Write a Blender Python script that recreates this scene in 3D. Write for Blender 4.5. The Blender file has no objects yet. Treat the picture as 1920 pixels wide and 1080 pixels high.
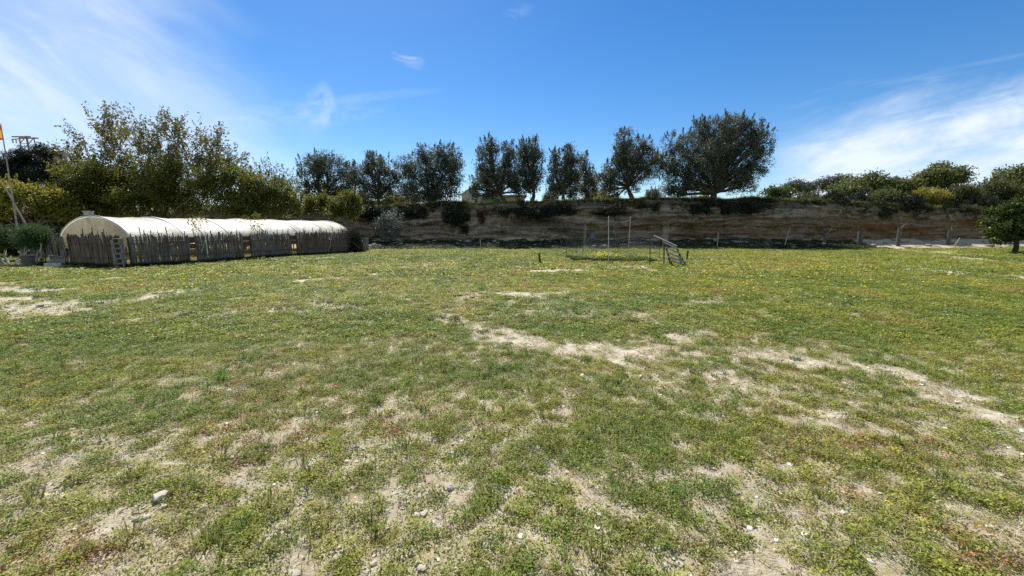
import bpy, math, random
import numpy as np
from mathutils import Vector, noise as mnoise

S = bpy.context.scene
COL = S.collection
R = math.radians
random.seed(7)
rng = np.random.default_rng(7)

# ------------------------------------------------------------------ camera
CAM_H, PITCH, FPX = 1.65, R(8.84), 720.0
cam_d = bpy.data.cameras.new("camera")
cam_d.sensor_width = 36.0
cam_d.lens = FPX / 1920 * 36
cam_d.clip_start, cam_d.clip_end = 0.05, 9000
cam = bpy.data.objects.new("camera", cam_d)
COL.objects.link(cam)
cam.location = (0, 0, CAM_H)
cam.rotation_euler = (R(90) - PITCH, 0, 0)
S.camera = cam

# ------------------------------------------------------------------ sun and sky
SUN_EL, SUN_AZ = R(50), R(-22)          # azimuth from +Y towards +X
sun_d = bpy.data.lights.new("sun", 'SUN')
sun_d.energy = 5.0
sun_d.angle = R(0.53)
sun_d.color = (1.0, 0.955, 0.88)
sun = bpy.data.objects.new("sun", sun_d)
COL.objects.link(sun)
to_sun = Vector((math.sin(SUN_AZ) * math.cos(SUN_EL), math.cos(SUN_AZ) * math.cos(SUN_EL), math.sin(SUN_EL)))
sun.rotation_euler = to_sun.to_track_quat('Z', 'Y').to_euler()
sun.location = to_sun * 60

S.view_settings.view_transform = 'Standard'
S.view_settings.look = 'None'
S.view_settings.gamma = 1.0
S.view_settings.exposure = 0.64
S.view_settings.use_curve_mapping = False
S.cycles.use_denoising = False
S.cycles.max_bounces = 6
S.cycles.diffuse_bounces = 3
S.cycles.transmission_bounces = 4
S.cycles.transparent_max_bounces = 12
S.cycles.caustics_reflective = False
S.cycles.caustics_refractive = False


class Nd:
    """tiny node expression builder: sockets with arithmetic"""
    def __init__(self, tree, sock):
        self.t, self.s = tree, sock

    def _m(self, op, *o, clamp=False):
        n = self.t.nodes.new('ShaderNodeMath')
        n.operation = op
        n.use_clamp = clamp
        for i, v in enumerate((self,) + o):
            if isinstance(v, Nd):
                self.t.links.new(v.s, n.inputs[i])
            else:
                n.inputs[i].default_value = v
        return Nd(self.t, n.outputs[0])

    def __add__(s, o): return s._m('ADD', o)
    __radd__ = __add__
    def __mul__(s, o): return s._m('MULTIPLY', o)
    __rmul__ = __mul__
    def __sub__(s, o): return s._m('SUBTRACT', o)
    def __rsub__(s, o): return (s * -1.0) + o
    def __truediv__(s, o): return s._m('DIVIDE', o)
    def max(s, o): return s._m('MAXIMUM', o)
    def min(s, o): return s._m('MINIMUM', o)
    def pow(s, o): return s._m('POWER', o)
    def abs(s): return s._m('ABSOLUTE')
    def clamp(s): return s._m('ADD', 0.0, clamp=True)

    def step(s, a, b):
        n = s.t.nodes.new('ShaderNodeMapRange')
        n.interpolation_type = 'SMOOTHSTEP'
        s.t.links.new(s.s, n.inputs[0])
        n.inputs[1].default_value, n.inputs[2].default_value = a, b
        n.inputs[3].default_value, n.inputs[4].default_value = 0, 1
        if a > b:
            n.inputs[1].default_value, n.inputs[2].default_value = b, a
            n.inputs[3].default_value, n.inputs[4].default_value = 1, 0
        return Nd(s.t, n.outputs[0])


def comb(t, x, y, z):
    n = t.nodes.new('ShaderNodeCombineXYZ')
    for i, v in enumerate((x, y, z)):
        if isinstance(v, Nd):
            t.links.new(v.s, n.inputs[i])
        else:
            n.inputs[i].default_value = v
    return n.outputs[0]


def tex_noise(t, vec, scale, detail=4, rough=0.55, dist=0.0):
    n = t.nodes.new('ShaderNodeTexNoise')
    n.inputs['Scale'].default_value = scale
    n.inputs['Detail'].default_value = detail
    n.inputs['Roughness'].default_value = rough
    n.inputs['Distortion'].default_value = dist
    if vec is not None:
        t.links.new(vec, n.inputs['Vector'])
    return Nd(t, n.outputs[0])


def mix(t, f, a, b):
    n = t.nodes.new('ShaderNodeMix')
    n.data_type = 'RGBA'
    for idx, v in ((0, f), (6, a), (7, b)):
        if isinstance(v, Nd):
            t.links.new(v.s, n.inputs[idx])
        elif hasattr(v, 'is_linked'):
            t.links.new(v, n.inputs[idx])
        elif idx == 0:
            n.inputs[0].default_value = v
        else:
            n.inputs[idx].default_value = (*v, 1)
    return n.outputs[2]


def sep(t, vec):
    n = t.nodes.new('ShaderNodeSeparateXYZ')
    t.links.new(vec, n.inputs[0])
    return [Nd(t, o) for o in n.outputs]


world = bpy.data.worlds.new("World")
S.world = world
world.use_nodes = True
wt = world.node_tree
wt.nodes.clear()
sky = wt.nodes.new('ShaderNodeTexSky')
sky.sky_type = 'NISHITA'
sky.sun_disc = False
sky.sun_elevation = SUN_EL
sky.sun_rotation = SUN_AZ
sky.altitude = 100
sky.air_density = 1.0
sky.dust_density = 0.15
sky.ozone_density = 3.0
hs = wt.nodes.new('ShaderNodeHueSaturation')
hs.inputs['Saturation'].default_value = 1.34
hs.inputs['Hue'].default_value = 0.504
hs.inputs['Value'].default_value = 1.0
wt.links.new(sky.outputs[0], hs.inputs['Color'])
tc = wt.nodes.new('ShaderNodeTexCoord')
dx, dy, dz = sep(wt, tc.outputs['Generated'])
dyp = dy.max(0.12)
U, V = dx / dyp, dz / dyp
# cirrus: directions on the sky dome, streaked noise
ca, sa = math.cos(R(-33)), math.sin(R(-33))
s1, s2 = U * ca + V * sa, V * ca - U * sa
stl = tex_noise(wt, comb(wt, s1 * 1.3, s2 * 5.0, 0.3), 1.6, 7, 0.6, 0.5)
stl2 = tex_noise(wt, comb(wt, s1, s2 * 1.6, 4.3), 2.2, 5, 0.55, 0.6)
ub = (-0.60 - (V - 0.19) * 0.75) - U + (stl2 - 0.5) * 0.35
left = ub.step(-0.20, 0.28) * (0.50 + stl.step(0.28, 0.72) * 0.50)
ca, sa = math.cos(R(14)), math.sin(R(14))
r1, r2 = U * ca + V * sa, V * ca - U * sa
stre = tex_noise(wt, comb(wt, r1 * 1.1, r2 * 7.0, 8.1), 2.0, 8, 0.62, 0.7)
strf = tex_noise(wt, comb(wt, r1 * 2.0, r2 * 5.0, 1.7), 3.0, 6, 0.6, 0.3)
vb = (0.285 + (U - 0.67) * 0.20) - V + (stre - 0.5) * 0.24
right = vb.step(-0.02, 0.13) * U.step(0.60, 0.80) * (0.35 + strf.step(0.25, 0.68) * 0.65)


def blob(u0, v0, lu, lv, ang, power=1.0):
    c, s = math.cos(ang), math.sin(ang)
    a = ((U - u0) * c + (V - v0) * s) / lu
    b = ((V - v0) * c - (U - u0) * s) / lv
    return (a * a + b * b).step(1.0, 0.0) * power


wis = tex_noise(wt, comb(wt, U * 6.0, V * 14.0, 2.2), 2.0, 6, 0.65, 1.2)
wis2 = tex_noise(wt, comb(wt, U * 8.0, V * 8.0, 6.2), 1.2, 5, 0.6, 1.6)
small = (blob(-0.485, 0.285, 0.05, 0.085, R(-22), 0.42) * wis2.step(0.34, 0.66)
         + blob(-0.455, 0.295, 0.035, 0.07, R(10), 0.45) * wis2.step(0.40, 0.66)
         + blob(-0.52, 0.275, 0.26, 0.045, R(4), 0.42) * wis.step(0.3, 0.7)
         + blob(-0.34, 0.318, 0.20, 0.014, R(5), 0.34) * wis.step(0.2, 0.6)
         + blob(-0.245, 0.400, 0.055, 0.020, R(-18), 0.95) * wis.step(0.38, 0.66)
         + blob(0.01, 0.505, 0.05, 0.020, R(20), 0.35) * wis.step(0.35, 0.65))
# unseen pale haze added behind the camera to take blue off shaded faces
fill_haze = dy.step(0.05, -0.35) * (0.32 + wis2 * 0.25)
cl = (left * 0.72 + right * 0.94 + small * 0.34).clamp() * dy.step(0.02, 0.15) + fill_haze
bg = wt.nodes.new('ShaderNodeBackground')
bg.inputs['Strength'].default_value = 0.086
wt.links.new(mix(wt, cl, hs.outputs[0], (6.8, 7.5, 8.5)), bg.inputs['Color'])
wo = wt.nodes.new('ShaderNodeOutputWorld')
wt.links.new(bg.outputs[0], wo.inputs[0])

# ------------------------------------------------------------------ pixel of the photo -> point of the place
COSP, SINP = math.cos(PITCH), math.sin(PITCH)


def at(px, py, Y):
    x, y = (px - 960) / FPX, (540 - py) / FPX
    t = Y / (COSP + y * SINP)
    return Vector((x * t, Y, CAM_H + t * (y * COSP - SINP)))


def gnd(px, py, z=0.0):
    x, y = (px - 960) / FPX, (540 - py) / FPX
    t = (z - CAM_H) / (y * COSP - SINP)
    return Vector((x * t, t * (COSP + y * SINP), z))


# ------------------------------------------------------------------ numpy noise
def vnoise(x, y, seed=0):
    x = np.asarray(x, float); y = np.asarray(y, float)
    ix, iy = np.floor(x).astype(np.int64), np.floor(y).astype(np.int64)
    fx, fy = x - ix, y - iy
    fx, fy = fx * fx * (3 - 2 * fx), fy * fy * (3 - 2 * fy)

    def h(a, b):
        n = (a * 374761393 + b * 668265263 + seed * 1442695041) & 0xffffffff
        n = ((n ^ (n >> 13)) * 1274126177) & 0xffffffff
        n = ((n ^ (n >> 15)) * 2246822519) & 0xffffffff
        return (n & 0xffff) / 65535.0
    return (h(ix, iy) * (1 - fx) + h(ix + 1, iy) * fx) * (1 - fy) + (h(ix, iy + 1) * (1 - fx) + h(ix + 1, iy + 1) * fx) * fy


def fbm(x, y, sc, seed=0, octv=4, rough=0.5):
    v, a, s, tot = 0, 1.0, sc, 0
    for o in range(octv):
        v = v + a * vnoise(x * s + o * 17.3, y * s - o * 9.1, seed + o)
        tot += a
        a *= rough
        s *= 2.03
    return v / tot


def sstep(v, a, b):
    t = np.clip((v - a) / (b - a), 0, 1)
    return t * t * (3 - 2 * t)


# cliff foot line and top line
def foot_y(x):
    x = np.asarray(x, float)
    return 34.6 + 0.9 * (fbm(x, x * 0, 0.16, 31, 3) - 0.5) * 2 + 0.03 * np.clip(x - 10, 0, 60) + 0.0 * x


TOPX = np.array([-80, -40, -22, -13, -9, -5, 0, 8, 14, 22, 30, 38, 45, 60, 100.])
TOPZ = np.array([3.2, 3.2, 3.3, 3.5, 3.75, 3.8, 3.9, 4.05, 4.15, 4.2, 4.0, 3.6, 3.4, 3.3, 3.2])


def top_z(x):
    return np.interp(x, TOPX, TOPZ) + 0.35 * (fbm(x, np.asarray(x) * 0 + 3, 0.35, 41, 3) - 0.5)


def ground_z(x, y):
    x = np.asarray(x, float); y = np.asarray(y, float)
    d = np.sqrt(x * x + y * y)
    z = 0.10 * (fbm(x, y, 0.23, 3, 2) - 0.5) * sstep(d, 3, 12)
    z = z + 0.035 * (fbm(x, y, 1.6, 5, 3) - 0.5)
    z = z + 0.030 * (fbm(x, y, 7.0, 8, 3) - 0.5) * sstep(d, 16, 8)
    fy = foot_y(x)
    tal = np.clip((y - (fy - 3.9)) / 3.9, 0, 1.2)
    z = z + (0.62 * tal ** 1.5 + tal * 0.35 * (fbm(x, y, 0.9, 12, 3) - 0.45)) * np.where(np.abs(x) < 75, 1, 0)
    return np.where(y > fy + 3.0, -0.2, z)


def gz(x, y):
    return float(ground_z(np.array([x]), np.array([y]))[0])


def terr_z(x, y):                         # upper terrace behind the bank
    x = np.asarray(x, float); y = np.asarray(y, float)
    e = np.clip(y - (foot_y(x) + 1.3), 0, None)
    return top_z(x) + 1.4 * sstep(e, 0, 26) + 0.012 * e + 0.12 * (fbm(x, y, 0.5, 52, 3) - 0.5) * sstep(e, 0.3, 2)


def tz(x, y):
    return float(terr_z(np.array([x]), np.array([y]))[0])


# bare sandy places: capsules between two ground points
CAPS = [((795, 600), (1010, 632), .42, .62), ((950, 628), (1165, 664), .50, .95), ((1150, 655), (1360, 702), .45, .92),
        ((1430, 670), (1600, 690), .26, .85), ((1585, 690), (1722, 720), .26, 1.15), ((1700, 716), (1870, 775), .40, 1.0),
        ((1450, 752), (1570, 790), .17, .8), ((1540, 775), (1690, 815), .20, .5), ((1265, 640), (1345, 628), .3, .6),
        ((-40, 560), (110, 582), .7, 1.4), ((-80, 528), (50, 548), .6, 1.4), ((165, 611), (350, 593), .20, 1.0),
        ((240, 563), (330, 545), .4, .6), ((470, 579), (525, 575), .3, .8), ((585, 573), (672, 577), .30, .95),
        ((955, 550), (1048, 553), .36, 1.1), ((1010, 510), (1072, 507), .55, 1.0), ((555, 528), (615, 520), .45, .9),
        ((680, 520), (760, 506), .35, .7), ((740, 501), (860, 493), .45, .8), ((1640, 462), (1790, 476), .7, .95),
        ((1780, 482), (1960, 499), .45, 1.2), ((690, 464), (905, 466), .6, .95), ((-40, 496), (95, 500), .35, 1.1),
        ((570, 487), (650, 480), .3, .9), ((700, 905), (850, 1060), .20, .55), ((1790, 935), (1930, 1000), .26, .75),
        ((1320, 893), (1390, 900), .10, .8), ((1110, 862), (1180, 872), .10, .7), ((20, 890), (240, 850), .22, .7),
        ((440, 1060), (600, 1070), .12, .7), ((1020, 910), (1110, 1010), .16, .6),
        ((1240, 935), (1300, 990), .12, .5), ((880, 560), (905, 548), .3, .5), 
        ((1300, 490), (1360, 487), .3, .5), ((1150, 500), (1210, 498), .25, .7), ((740, 950), (640, 1000), .16, .45),
        ((1270, 570), (1330, 566), .35, .5), ((200, 525), (420, 505), .35, .5),
        ((80, 985), (300, 960), .12, .6), ((1740, 475), (1800, 470), .5, .9), ((1760, 515), (1920, 520), .5, .5), ((1700, 505), (1980, 528), 1.5, .42), ((1690, 470), (1850, 480), .8, .8), ((1560, 457), (1700, 462), .5, .7)]
CAPW = [(gnd(*a), gnd(*b), w * (.82 if max(a[1], b[1]) > 590 else 1.15), s * (.38 if max(a[1], b[1]) > 800 else 1.05 if max(a[1], b[1]) > 590 else 1.7)) for a, b, w, s in CAPS]


def bare_mask(x, y):
    x = np.asarray(x, float); y = np.asarray(y, float)
    m = np.zeros_like(x)
    n = fbm(x, y, 2.3, 61, 4, 0.62)
    wx = x + 0.5 * (fbm(x, y, 0.9, 64, 2) - 0.5)
    wy = y + 0.8 * (fbm(x, y, 0.9, 65, 2) - 0.5)
    for a, b, w, s in CAPW:
        vx, vy = b.x - a.x, b.y - a.y
        q = np.clip(((wx - a.x) * vx + (wy - a.y) * vy) / (vx * vx + vy * vy), 0, 1)
        d = np.hypot(wx - a.x - q * vx, wy - a.y - q * vy) / w
        m = np.maximum(m, s * sstep(d + (n - 0.5) * 2.2, 1.10, 0.10))
    return m * (0.12 + 1.12 * sstep(fbm(x, y, 6.0, 67, 4, .75), .36, .58))


def dry_noise(x, y):
    return fbm(x, y, 0.55, 71, 5, 0.6)


# ------------------------------------------------------------------ object helpers
def tag(o, label=None, cat=None, group=None, kind=None):
    if label: o['label'] = label
    if cat: o['category'] = cat
    if group: o['group'] = group
    if kind: o['kind'] = kind
    return o


def empty(name, loc, label, cat, group=None):
    o = bpy.data.objects.new(name, None)
    o.empty_display_size = 0.2
    o.location = loc
    COL.objects.link(o)
    return tag(o, label, cat, group)


class MB:
    """vertex and face collector; build() links one mesh object"""
    def __init__(self):
        self.v, self.f = [], []

    def box(self, c, size, rot=None):
        hx, hy, hz = size[0] / 2, size[1] / 2, size[2] / 2
        n = len(self.v)
        for sx, sy, sz in ((-1, -1, -1), (1, -1, -1), (1, 1, -1), (-1, 1, -1), (-1, -1, 1), (1, -1, 1), (1, 1, 1), (-1, 1, 1)):
            p = Vector((sx * hx, sy * hy, sz * hz))
            if rot is not None:
                p = rot @ p
            self.v.append(Vector(c) + p)
        for q in ((3, 2, 1, 0), (4, 5, 6, 7), (0, 1, 5, 4), (1, 2, 6, 5), (2, 3, 7, 6), (3, 0, 4, 7)):
            self.f.append([n + i for i in q])
        return self

    def bar(self, a, b, w, h, up=Vector((0, 0, 1))):
        a, b = Vector(a), Vector(b)
        d = (b - a).normalized()
        s = d.cross(up)
        if s.length < 1e-4:
            s = d.cross(Vector((0, 1, 0)))
        s.normalize()
        u = s.cross(d)
        n = len(self.v)
        for p in (a, b):
            for i, j in ((-1, -1), (1, -1), (1, 1), (-1, 1)):
                self.v.append(p + s * (i * w / 2) + u * (j * h / 2))
        for q in ((0, 1, 2, 3), (7, 6, 5, 4), (0, 4, 5, 1), (1, 5, 6, 2), (2, 6, 7, 3), (3, 7, 4, 0)):
            self.f.append([n + i for i in q])
        return self

    def tube(self, pts, rad, sides=6, cap=True):
        pts = [Vector(p) for p in pts]
        if not hasattr(rad, '__len__'):
            rad = [rad] * len(pts)
        n0 = len(self.v)
        prev = None
        for i, p in enumerate(pts):
            d = (pts[min(i + 1, len(pts) - 1)] - pts[max(i - 1, 0)]).normalized()
            if prev is None:
                s = d.cross(Vector((0.3, 1, 0.1)) if abs(d.z) > 0.5 else Vector((0, 0, 1))).normalized()
            else:
                s = (prev - d * prev.dot(d)).normalized()
            prev = s
            u = d.cross(s)
            for k in range(sides):
                a = 2 * math.pi * k / sides
                self.v.append(p + (s * math.cos(a) + u * math.sin(a)) * rad[i])
        for i in range(len(pts) - 1):
            for k in range(sides):
                a, b = n0 + i * sides + k, n0 + i * sides + (k + 1) % sides
                self.f.append([a, b, b + sides, a + sides])
        if cap:
            self.f.append([n0 + k for k in range(sides)][::-1])
            self.f.append([n0 + (len(pts) - 1) * sides + k for k in range(sides)])
        return self

    def grid(self, rows):
        n0, m = len(self.v), len(rows[0])
        for r in rows:
            self.v += [Vector(p) for p in r]
        for i in range(len(rows) - 1):
            for j in range(m - 1):
                a = n0 + i * m + j
                self.f.append([a, a + 1, a + m + 1, a + m])
        return self

    def build(self, name, m, parent=None, smooth=False, origin=None):
        me = bpy.data.meshes.new(name)
        o0 = Vector(origin) if origin is not None else (Vector(parent.location) if parent is not None else Vector((0, 0, 0)))
        me.from_pydata([tuple(v - o0) for v in self.v], [], self.f)
        if smooth:
            me.polygons.foreach_set('use_smooth', [True] * len(me.polygons))
        me.materials.append(m)
        o = bpy.data.objects.new(name, me)
        COL.objects.link(o)
        if parent is not None:
            o.parent = parent
        else:
            o.location = o0
        return o


def np_mesh(name, verts, faces, m=None, smooth=False, attrs=None):
    """verts (n,3), faces (k,4) arrays -> mesh; attrs: face float attributes"""
    me = bpy.data.meshes.new(name)
    verts = np.asarray(verts, np.float32)
    faces = np.asarray(faces, np.int32)
    k = faces.shape[1]
    me.vertices.add(len(verts))
    me.vertices.foreach_set('co', verts.ravel())
    me.loops.add(faces.size)
    me.loops.foreach_set('vertex_index', faces.ravel())
    me.polygons.add(len(faces))
    me.polygons.foreach_set('loop_start', np.arange(0, faces.size, k, dtype=np.int32))
    if smooth:
        me.polygons.foreach_set('use_smooth', np.ones(len(faces), bool))
    for nm, (dom, arr) in (attrs or {}).items():
        a = me.attributes.new(nm, 'FLOAT', dom)
        a.data.foreach_set('value', np.asarray(arr, np.float32))
    me.update(calc_edges=True)
    if m is not None:
        me.materials.append(m)
    return me


def leaves(c, d, L, W, curl=0.15, r=rng):
    """diamond leaves: centres c (n,3), directions d (n,3), lengths, widths -> verts, faces"""
    n = len(c)
    d = d / np.linalg.norm(d, axis=1, keepdims=True)
    q = r.normal(size=(n, 3))
    s = np.cross(d, q)
    s /= np.linalg.norm(s, axis=1, keepdims=True) + 1e-9
    nn = np.cross(d, s)
    L = np.broadcast_to(L, n)[:, None]
    W = np.broadcast_to(W, n)[:, None]
    v = np.stack([c - d * L * .5, c + s * W * .5 + nn * L * curl * .5 + d * L * .08, c + d * L * .5, c - s * W * .5 + nn * L * curl * .5 + d * L * .08], 1)
    return v.reshape(-1, 3), np.arange(4 * n).reshape(n, 4)


def rand_dir(n, r=rng):
    v = r.normal(size=(n, 3))
    return v / np.linalg.norm(v, axis=1, keepdims=True)


# ------------------------------------------------------------------ materials
def new_mat(name):
    m = bpy.data.materials.new(name)
    m.use_nodes = True
    t = m.node_tree
    t.nodes.clear()
    out = t.nodes.new('ShaderNodeOutputMaterial')
    return m, t, out


def surf(name, c1, c2, scale=8.0, rough=0.9, bump=0.3, bscale=None, detail=6, stretch=(1, 1, 1), spec=0.25, c3=None, metal=0.0, transl=0.0):
    m, t, out = new_mat(name)
    g = t.nodes.new('ShaderNodeTexCoord')
    mp = t.nodes.new('ShaderNodeMapping')
    mp.inputs['Scale'].default_value = stretch
    t.links.new(g.outputs['Object'], mp.inputs[0])
    n1 = tex_noise(t, mp.outputs[0], scale, detail, 0.62)
    c = mix(t, n1.step(0.32, 0.68), c1, c2)
    if c3 is not None:
        n3 = tex_noise(t, mp.outputs[0], scale * 0.31, 4, 0.6, 0.4)
        c = mix(t, n3.step(0.52, 0.68), c, c3)
    b = t.nodes.new('ShaderNodeBsdfPrincipled')
    t.links.new(c, b.inputs['Base Color'])
    b.inputs['Roughness'].default_value = rough
    b.inputs['Specular IOR Level'].default_value = spec
    b.inputs['Metallic'].default_value = metal
    if bump:
        bp = t.nodes.new('ShaderNodeBump')
        bp.inputs['Strength'].default_value = bump
        bp.inputs['Distance'].default_value = 0.02
        n2 = tex_noise(t, mp.outputs[0], bscale or scale * 3, 5, 0.6)
        t.links.new(n2.s, bp.inputs['Height'])
        t.links.new(bp.outputs[0], b.inputs['Normal'])
    sh = b.outputs[0]
    if transl:
        tr = t.nodes.new('ShaderNodeBsdfTranslucent')
        t.links.new(c, tr.inputs['Color'])
        ms = t.nodes.new('ShaderNodeMixShader')
        ms.inputs[0].default_value = transl
        t.links.new(sh, ms.inputs[1])
        t.links.new(tr.outputs[0], ms.inputs[2])
        sh = ms.outputs[0]
    t.links.new(sh, out.inputs[0])
    return m


def leaf_mat(name, cols, transl=0.35, rough=0.5, spec=0.35, tcol=1.35):
    """leaf colour picked per leaf by the face attribute var (0..1)"""
    m, t, out = new_mat(name)
    a = t.nodes.new('ShaderNodeAttribute')
    a.attribute_name = 'var'
    rp = t.nodes.new('ShaderNodeValToRGB')
    el = rp.color_ramp.elements
    while len(el) < len(cols):
        el.new(0.5)
    for i, c in enumerate(cols):
        el[i].position = i / (len(cols) - 1)
        el[i].color = (*c, 1)
    t.links.new(a.outputs['Fac'], rp.inputs[0])
    b = t.nodes.new('ShaderNodeBsdfPrincipled')
    t.links.new(rp.outputs[0], b.inputs['Base Color'])
    b.inputs['Roughness'].default_value = rough
    b.inputs['Specular IOR Level'].default_value = spec
    tr = t.nodes.new('ShaderNodeBsdfTranslucent')
    t.links.new(mix(t, 0.5, rp.outputs[0], tuple(min(1, tcol * x) for x in cols[-1])), tr.inputs[0])
    ms = t.nodes.new('ShaderNodeMixShader')
    ms.inputs[0].default_value = transl
    t.links.new(b.outputs[0], ms.inputs[1])
    t.links.new(tr.outputs[0], ms.inputs[2])
    t.links.new(ms.outputs[0], out.inputs[0])
    return m


def tint_mat(name, transl=0.35):
    """ground plants: colour from the instance attribute tint, varied per leaf"""
    m, t, out = new_mat(name)
    a = t.nodes.new('ShaderNodeAttribute')
    a.attribute_type = 'INSTANCER'
    a.attribute_name = 'tint'
    v = t.nodes.new('ShaderNodeAttribute')
    v.attribute_name = 'var'
    hsn = t.nodes.new('ShaderNodeHueSaturation')
    t.links.new(a.outputs['Color'], hsn.inputs['Color'])
    var = Nd(t, v.outputs['Fac'])
    t.links.new((var * 0.55 + 0.72).s, hsn.inputs['Value'])
    t.links.new((var * 0.035 + 0.4825).s, hsn.inputs['Hue'])
    b = t.nodes.new('ShaderNodeBsdfPrincipled')
    t.links.new(hsn.outputs[0], b.inputs['Base Color'])
    b.inputs['Roughness'].default_value = 0.55
    b.inputs['Specular IOR Level'].default_value = 0.3
    tr = t.nodes.new('ShaderNodeBsdfTranslucent')
    t.links.new(hsn.outputs[0], tr.inputs[0])
    ms = t.nodes.new('ShaderNodeMixShader')
    ms.inputs[0].default_value = transl
    t.links.new(b.outputs[0], ms.inputs[1])
    t.links.new(tr.outputs[0], ms.inputs[2])
    t.links.new(ms.outputs[0], out.inputs[0])
    return m


M = {}
M['bark'] = surf('olive_bark', (.05, .043, .034), (.11, .095, .072), 6, .95, .6, stretch=(1, 1, .3))
M['twig'] = surf('twig_bark', (.12, .10, .07), (.22, .19, .14), 9, .9, .2)
M['pale_bark'] = surf('pale_bark', (.28, .25, .20), (.42, .38, .31), 9, .9, .2)
M['olive'] = leaf_mat('olive_leaf', [(.022, .030, .015), (.044, .056, .028), (.080, .096, .054), (.17, .188, .125)], .25, .55, .28)
M['olive_brown'] = leaf_mat('olive_leaf_brownish', [(.027, .031, .015), (.052, .058, .028), (.092, .100, .054), (.18, .188, .12)], .25, .55, .28)
M['silver'] = leaf_mat('silver_leaf', [(.05, .065, .05), (.09, .11, .09), (.15, .18, .155), (.25, .285, .255)], .25, .5, .3)
M['mimosa'] = leaf_mat('mimosa_leaf', [(.024, .032, .007), (.062, .074, .012), (.118, .130, .021), (.21, .21, .038)], .40, .55, .25)
M['walnut'] = leaf_mat('walnut_leaf', [(.05, .055, .022), (.09, .095, .035), (.15, .145, .045), (.21, .18, .05)], .36, .5, .3)
M['pine'] = leaf_mat('pine_needle', [(.006, .013, .009), (.012, .022, .014), (.020, .032, .018), (.034, .048, .026)], .12, .6, .2)
M['citrus'] = leaf_mat('citrus_leaf', [(.010, .022, .006), (.026, .048, .009), (.060, .095, .015), (.14, .18, .03)], .26, .5, .3)
M['needle'] = leaf_mat('needle_leaf', [(.016, .036, .012), (.032, .066, .02), (.055, .10, .032), (.09, .14, .05)], .3, .6, .2)
M['scrub'] = leaf_mat('scrub_leaf', [(.026, .036, .013), (.060, .074, .024), (.11, .125, .04), (.18, .185, .07)], .32, .6, .2)
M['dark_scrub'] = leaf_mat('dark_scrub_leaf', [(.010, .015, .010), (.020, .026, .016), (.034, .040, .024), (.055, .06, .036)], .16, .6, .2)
M['loquat'] = leaf_mat('loquat_leaf', [(.012, .020, .008), (.036, .050, .013), (.11, .135, .030), (.23, .25, .065)], .30, .55, .3)
M['reddish'] = leaf_mat('reddish_scrub_leaf', [(.03, .018, .010), (.06, .036, .018), (.09, .055, .025), (.12, .08, .035)], .25, .6, .2)
M['yellow_bush'] = leaf_mat('yellow_leaf', [(.06, .08, .012), (.13, .14, .02), (.22, .21, .03), (.34, .30, .045)], .4, .5, .3)
M['cane'] = surf('weathered_cane', (.085, .076, .065), (.22, .205, .18), 14, .85, .3, stretch=(1, 1, .12), c3=(.13, .085, .055))
M['cane_brown'] = surf('brown_cane', (.075, .060, .046), (.19, .152, .115), 14, .85, .3, stretch=(1, 1, .12), c3=(.14, .10, .08))
M['wire'] = surf('rusty_wire', (.06, .045, .035), (.12, .09, .07), 20, .8, 0)
M['rust'] = surf('rusty_board', (.10, .05, .03), (.18, .085, .045), 5, .85, .3, stretch=(1, 1, .3))
M['galv'] = surf('galvanised_tube', (.34, .33, .31), (.50, .49, .46), 12, .5, .1, metal=.3)
M['dark_post'] = surf('dark_post', (.035, .03, .027), (.075, .065, .055), 12, .85, .2)
M['grey_wood'] = surf('grey_weathered_wood', (.22, .195, .165), (.40, .36, .31), 16, .85, .3, stretch=(.2, 1, 1))
M['block'] = surf('concrete_block', (.15, .14, .12), (.26, .245, .21), 14, .95, .4)
M['stone'] = surf('pale_limestone', (.46, .40, .31), (.66, .60, .49), 9, .92, .5)
M['rock'] = surf('rubble_rock', (.14, .12, .095), (.32, .28, .225), 5, .95, .6)
M['tunnel_metal'] = surf('tunnel_hoop_paint', (.60, .60, .57), (.72, .72, .69), 10, .5, 0)
M['white_plastic'] = surf('dirty_white_plastic', (.26, .25, .23), (.42, .41, .38), 7, .6, .1)
M['bucket'] = surf('blue_grey_plastic', (.075, .085, .105), (.115, .125, .15), 6, .5, .05)
M['wall_pale'] = surf('pale_house_wall', (.50, .44, .40), (.60, .54, .50), 2.0, .95, .2)
M['roof_tile'] = surf('clay_roof', (.24, .13, .08), (.36, .22, .15), 6, .9, .4)
M['window_dark'] = surf('dark_window', (.03, .035, .04), (.05, .055, .06), 3, .2, 0)
M['pylon'] = surf('pylon_steel', (.20, .13, .12), (.28, .20, .18), 5, .6, 0)
M['insul'] = surf('insulator_ceramic', (.10, .09, .09), (.16, .15, .15), 5, .4, 0)


def flag_material():
    m, t, out = new_mat('flag_cloth')
    g = t.nodes.new('ShaderNodeTexCoord')
    x, y, z = sep(t, g.outputs['Generated'])
    mid = z.step(0.262, 0.268) * z.step(0.738, 0.732)
    b = t.nodes.new('ShaderNodeBsdfPrincipled')
    c = mix(t, mid, (.55, .05, .03), (.75, .42, .03))
    t.links.new(c, b.inputs['Base Color'])
    b.inputs['Roughness'].default_value = .8
    tr = t.nodes.new('ShaderNodeBsdfTranslucent')
    t.links.new(c, tr.inputs[0])
    ms = t.nodes.new('ShaderNodeMixShader')
    ms.inputs[0].default_value = .4
    t.links.new(b.outputs[0], ms.inputs[1]); t.links.new(tr.outputs[0], ms.inputs[2])
    t.links.new(ms.outputs[0], out.inputs[0])
    return m


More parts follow.
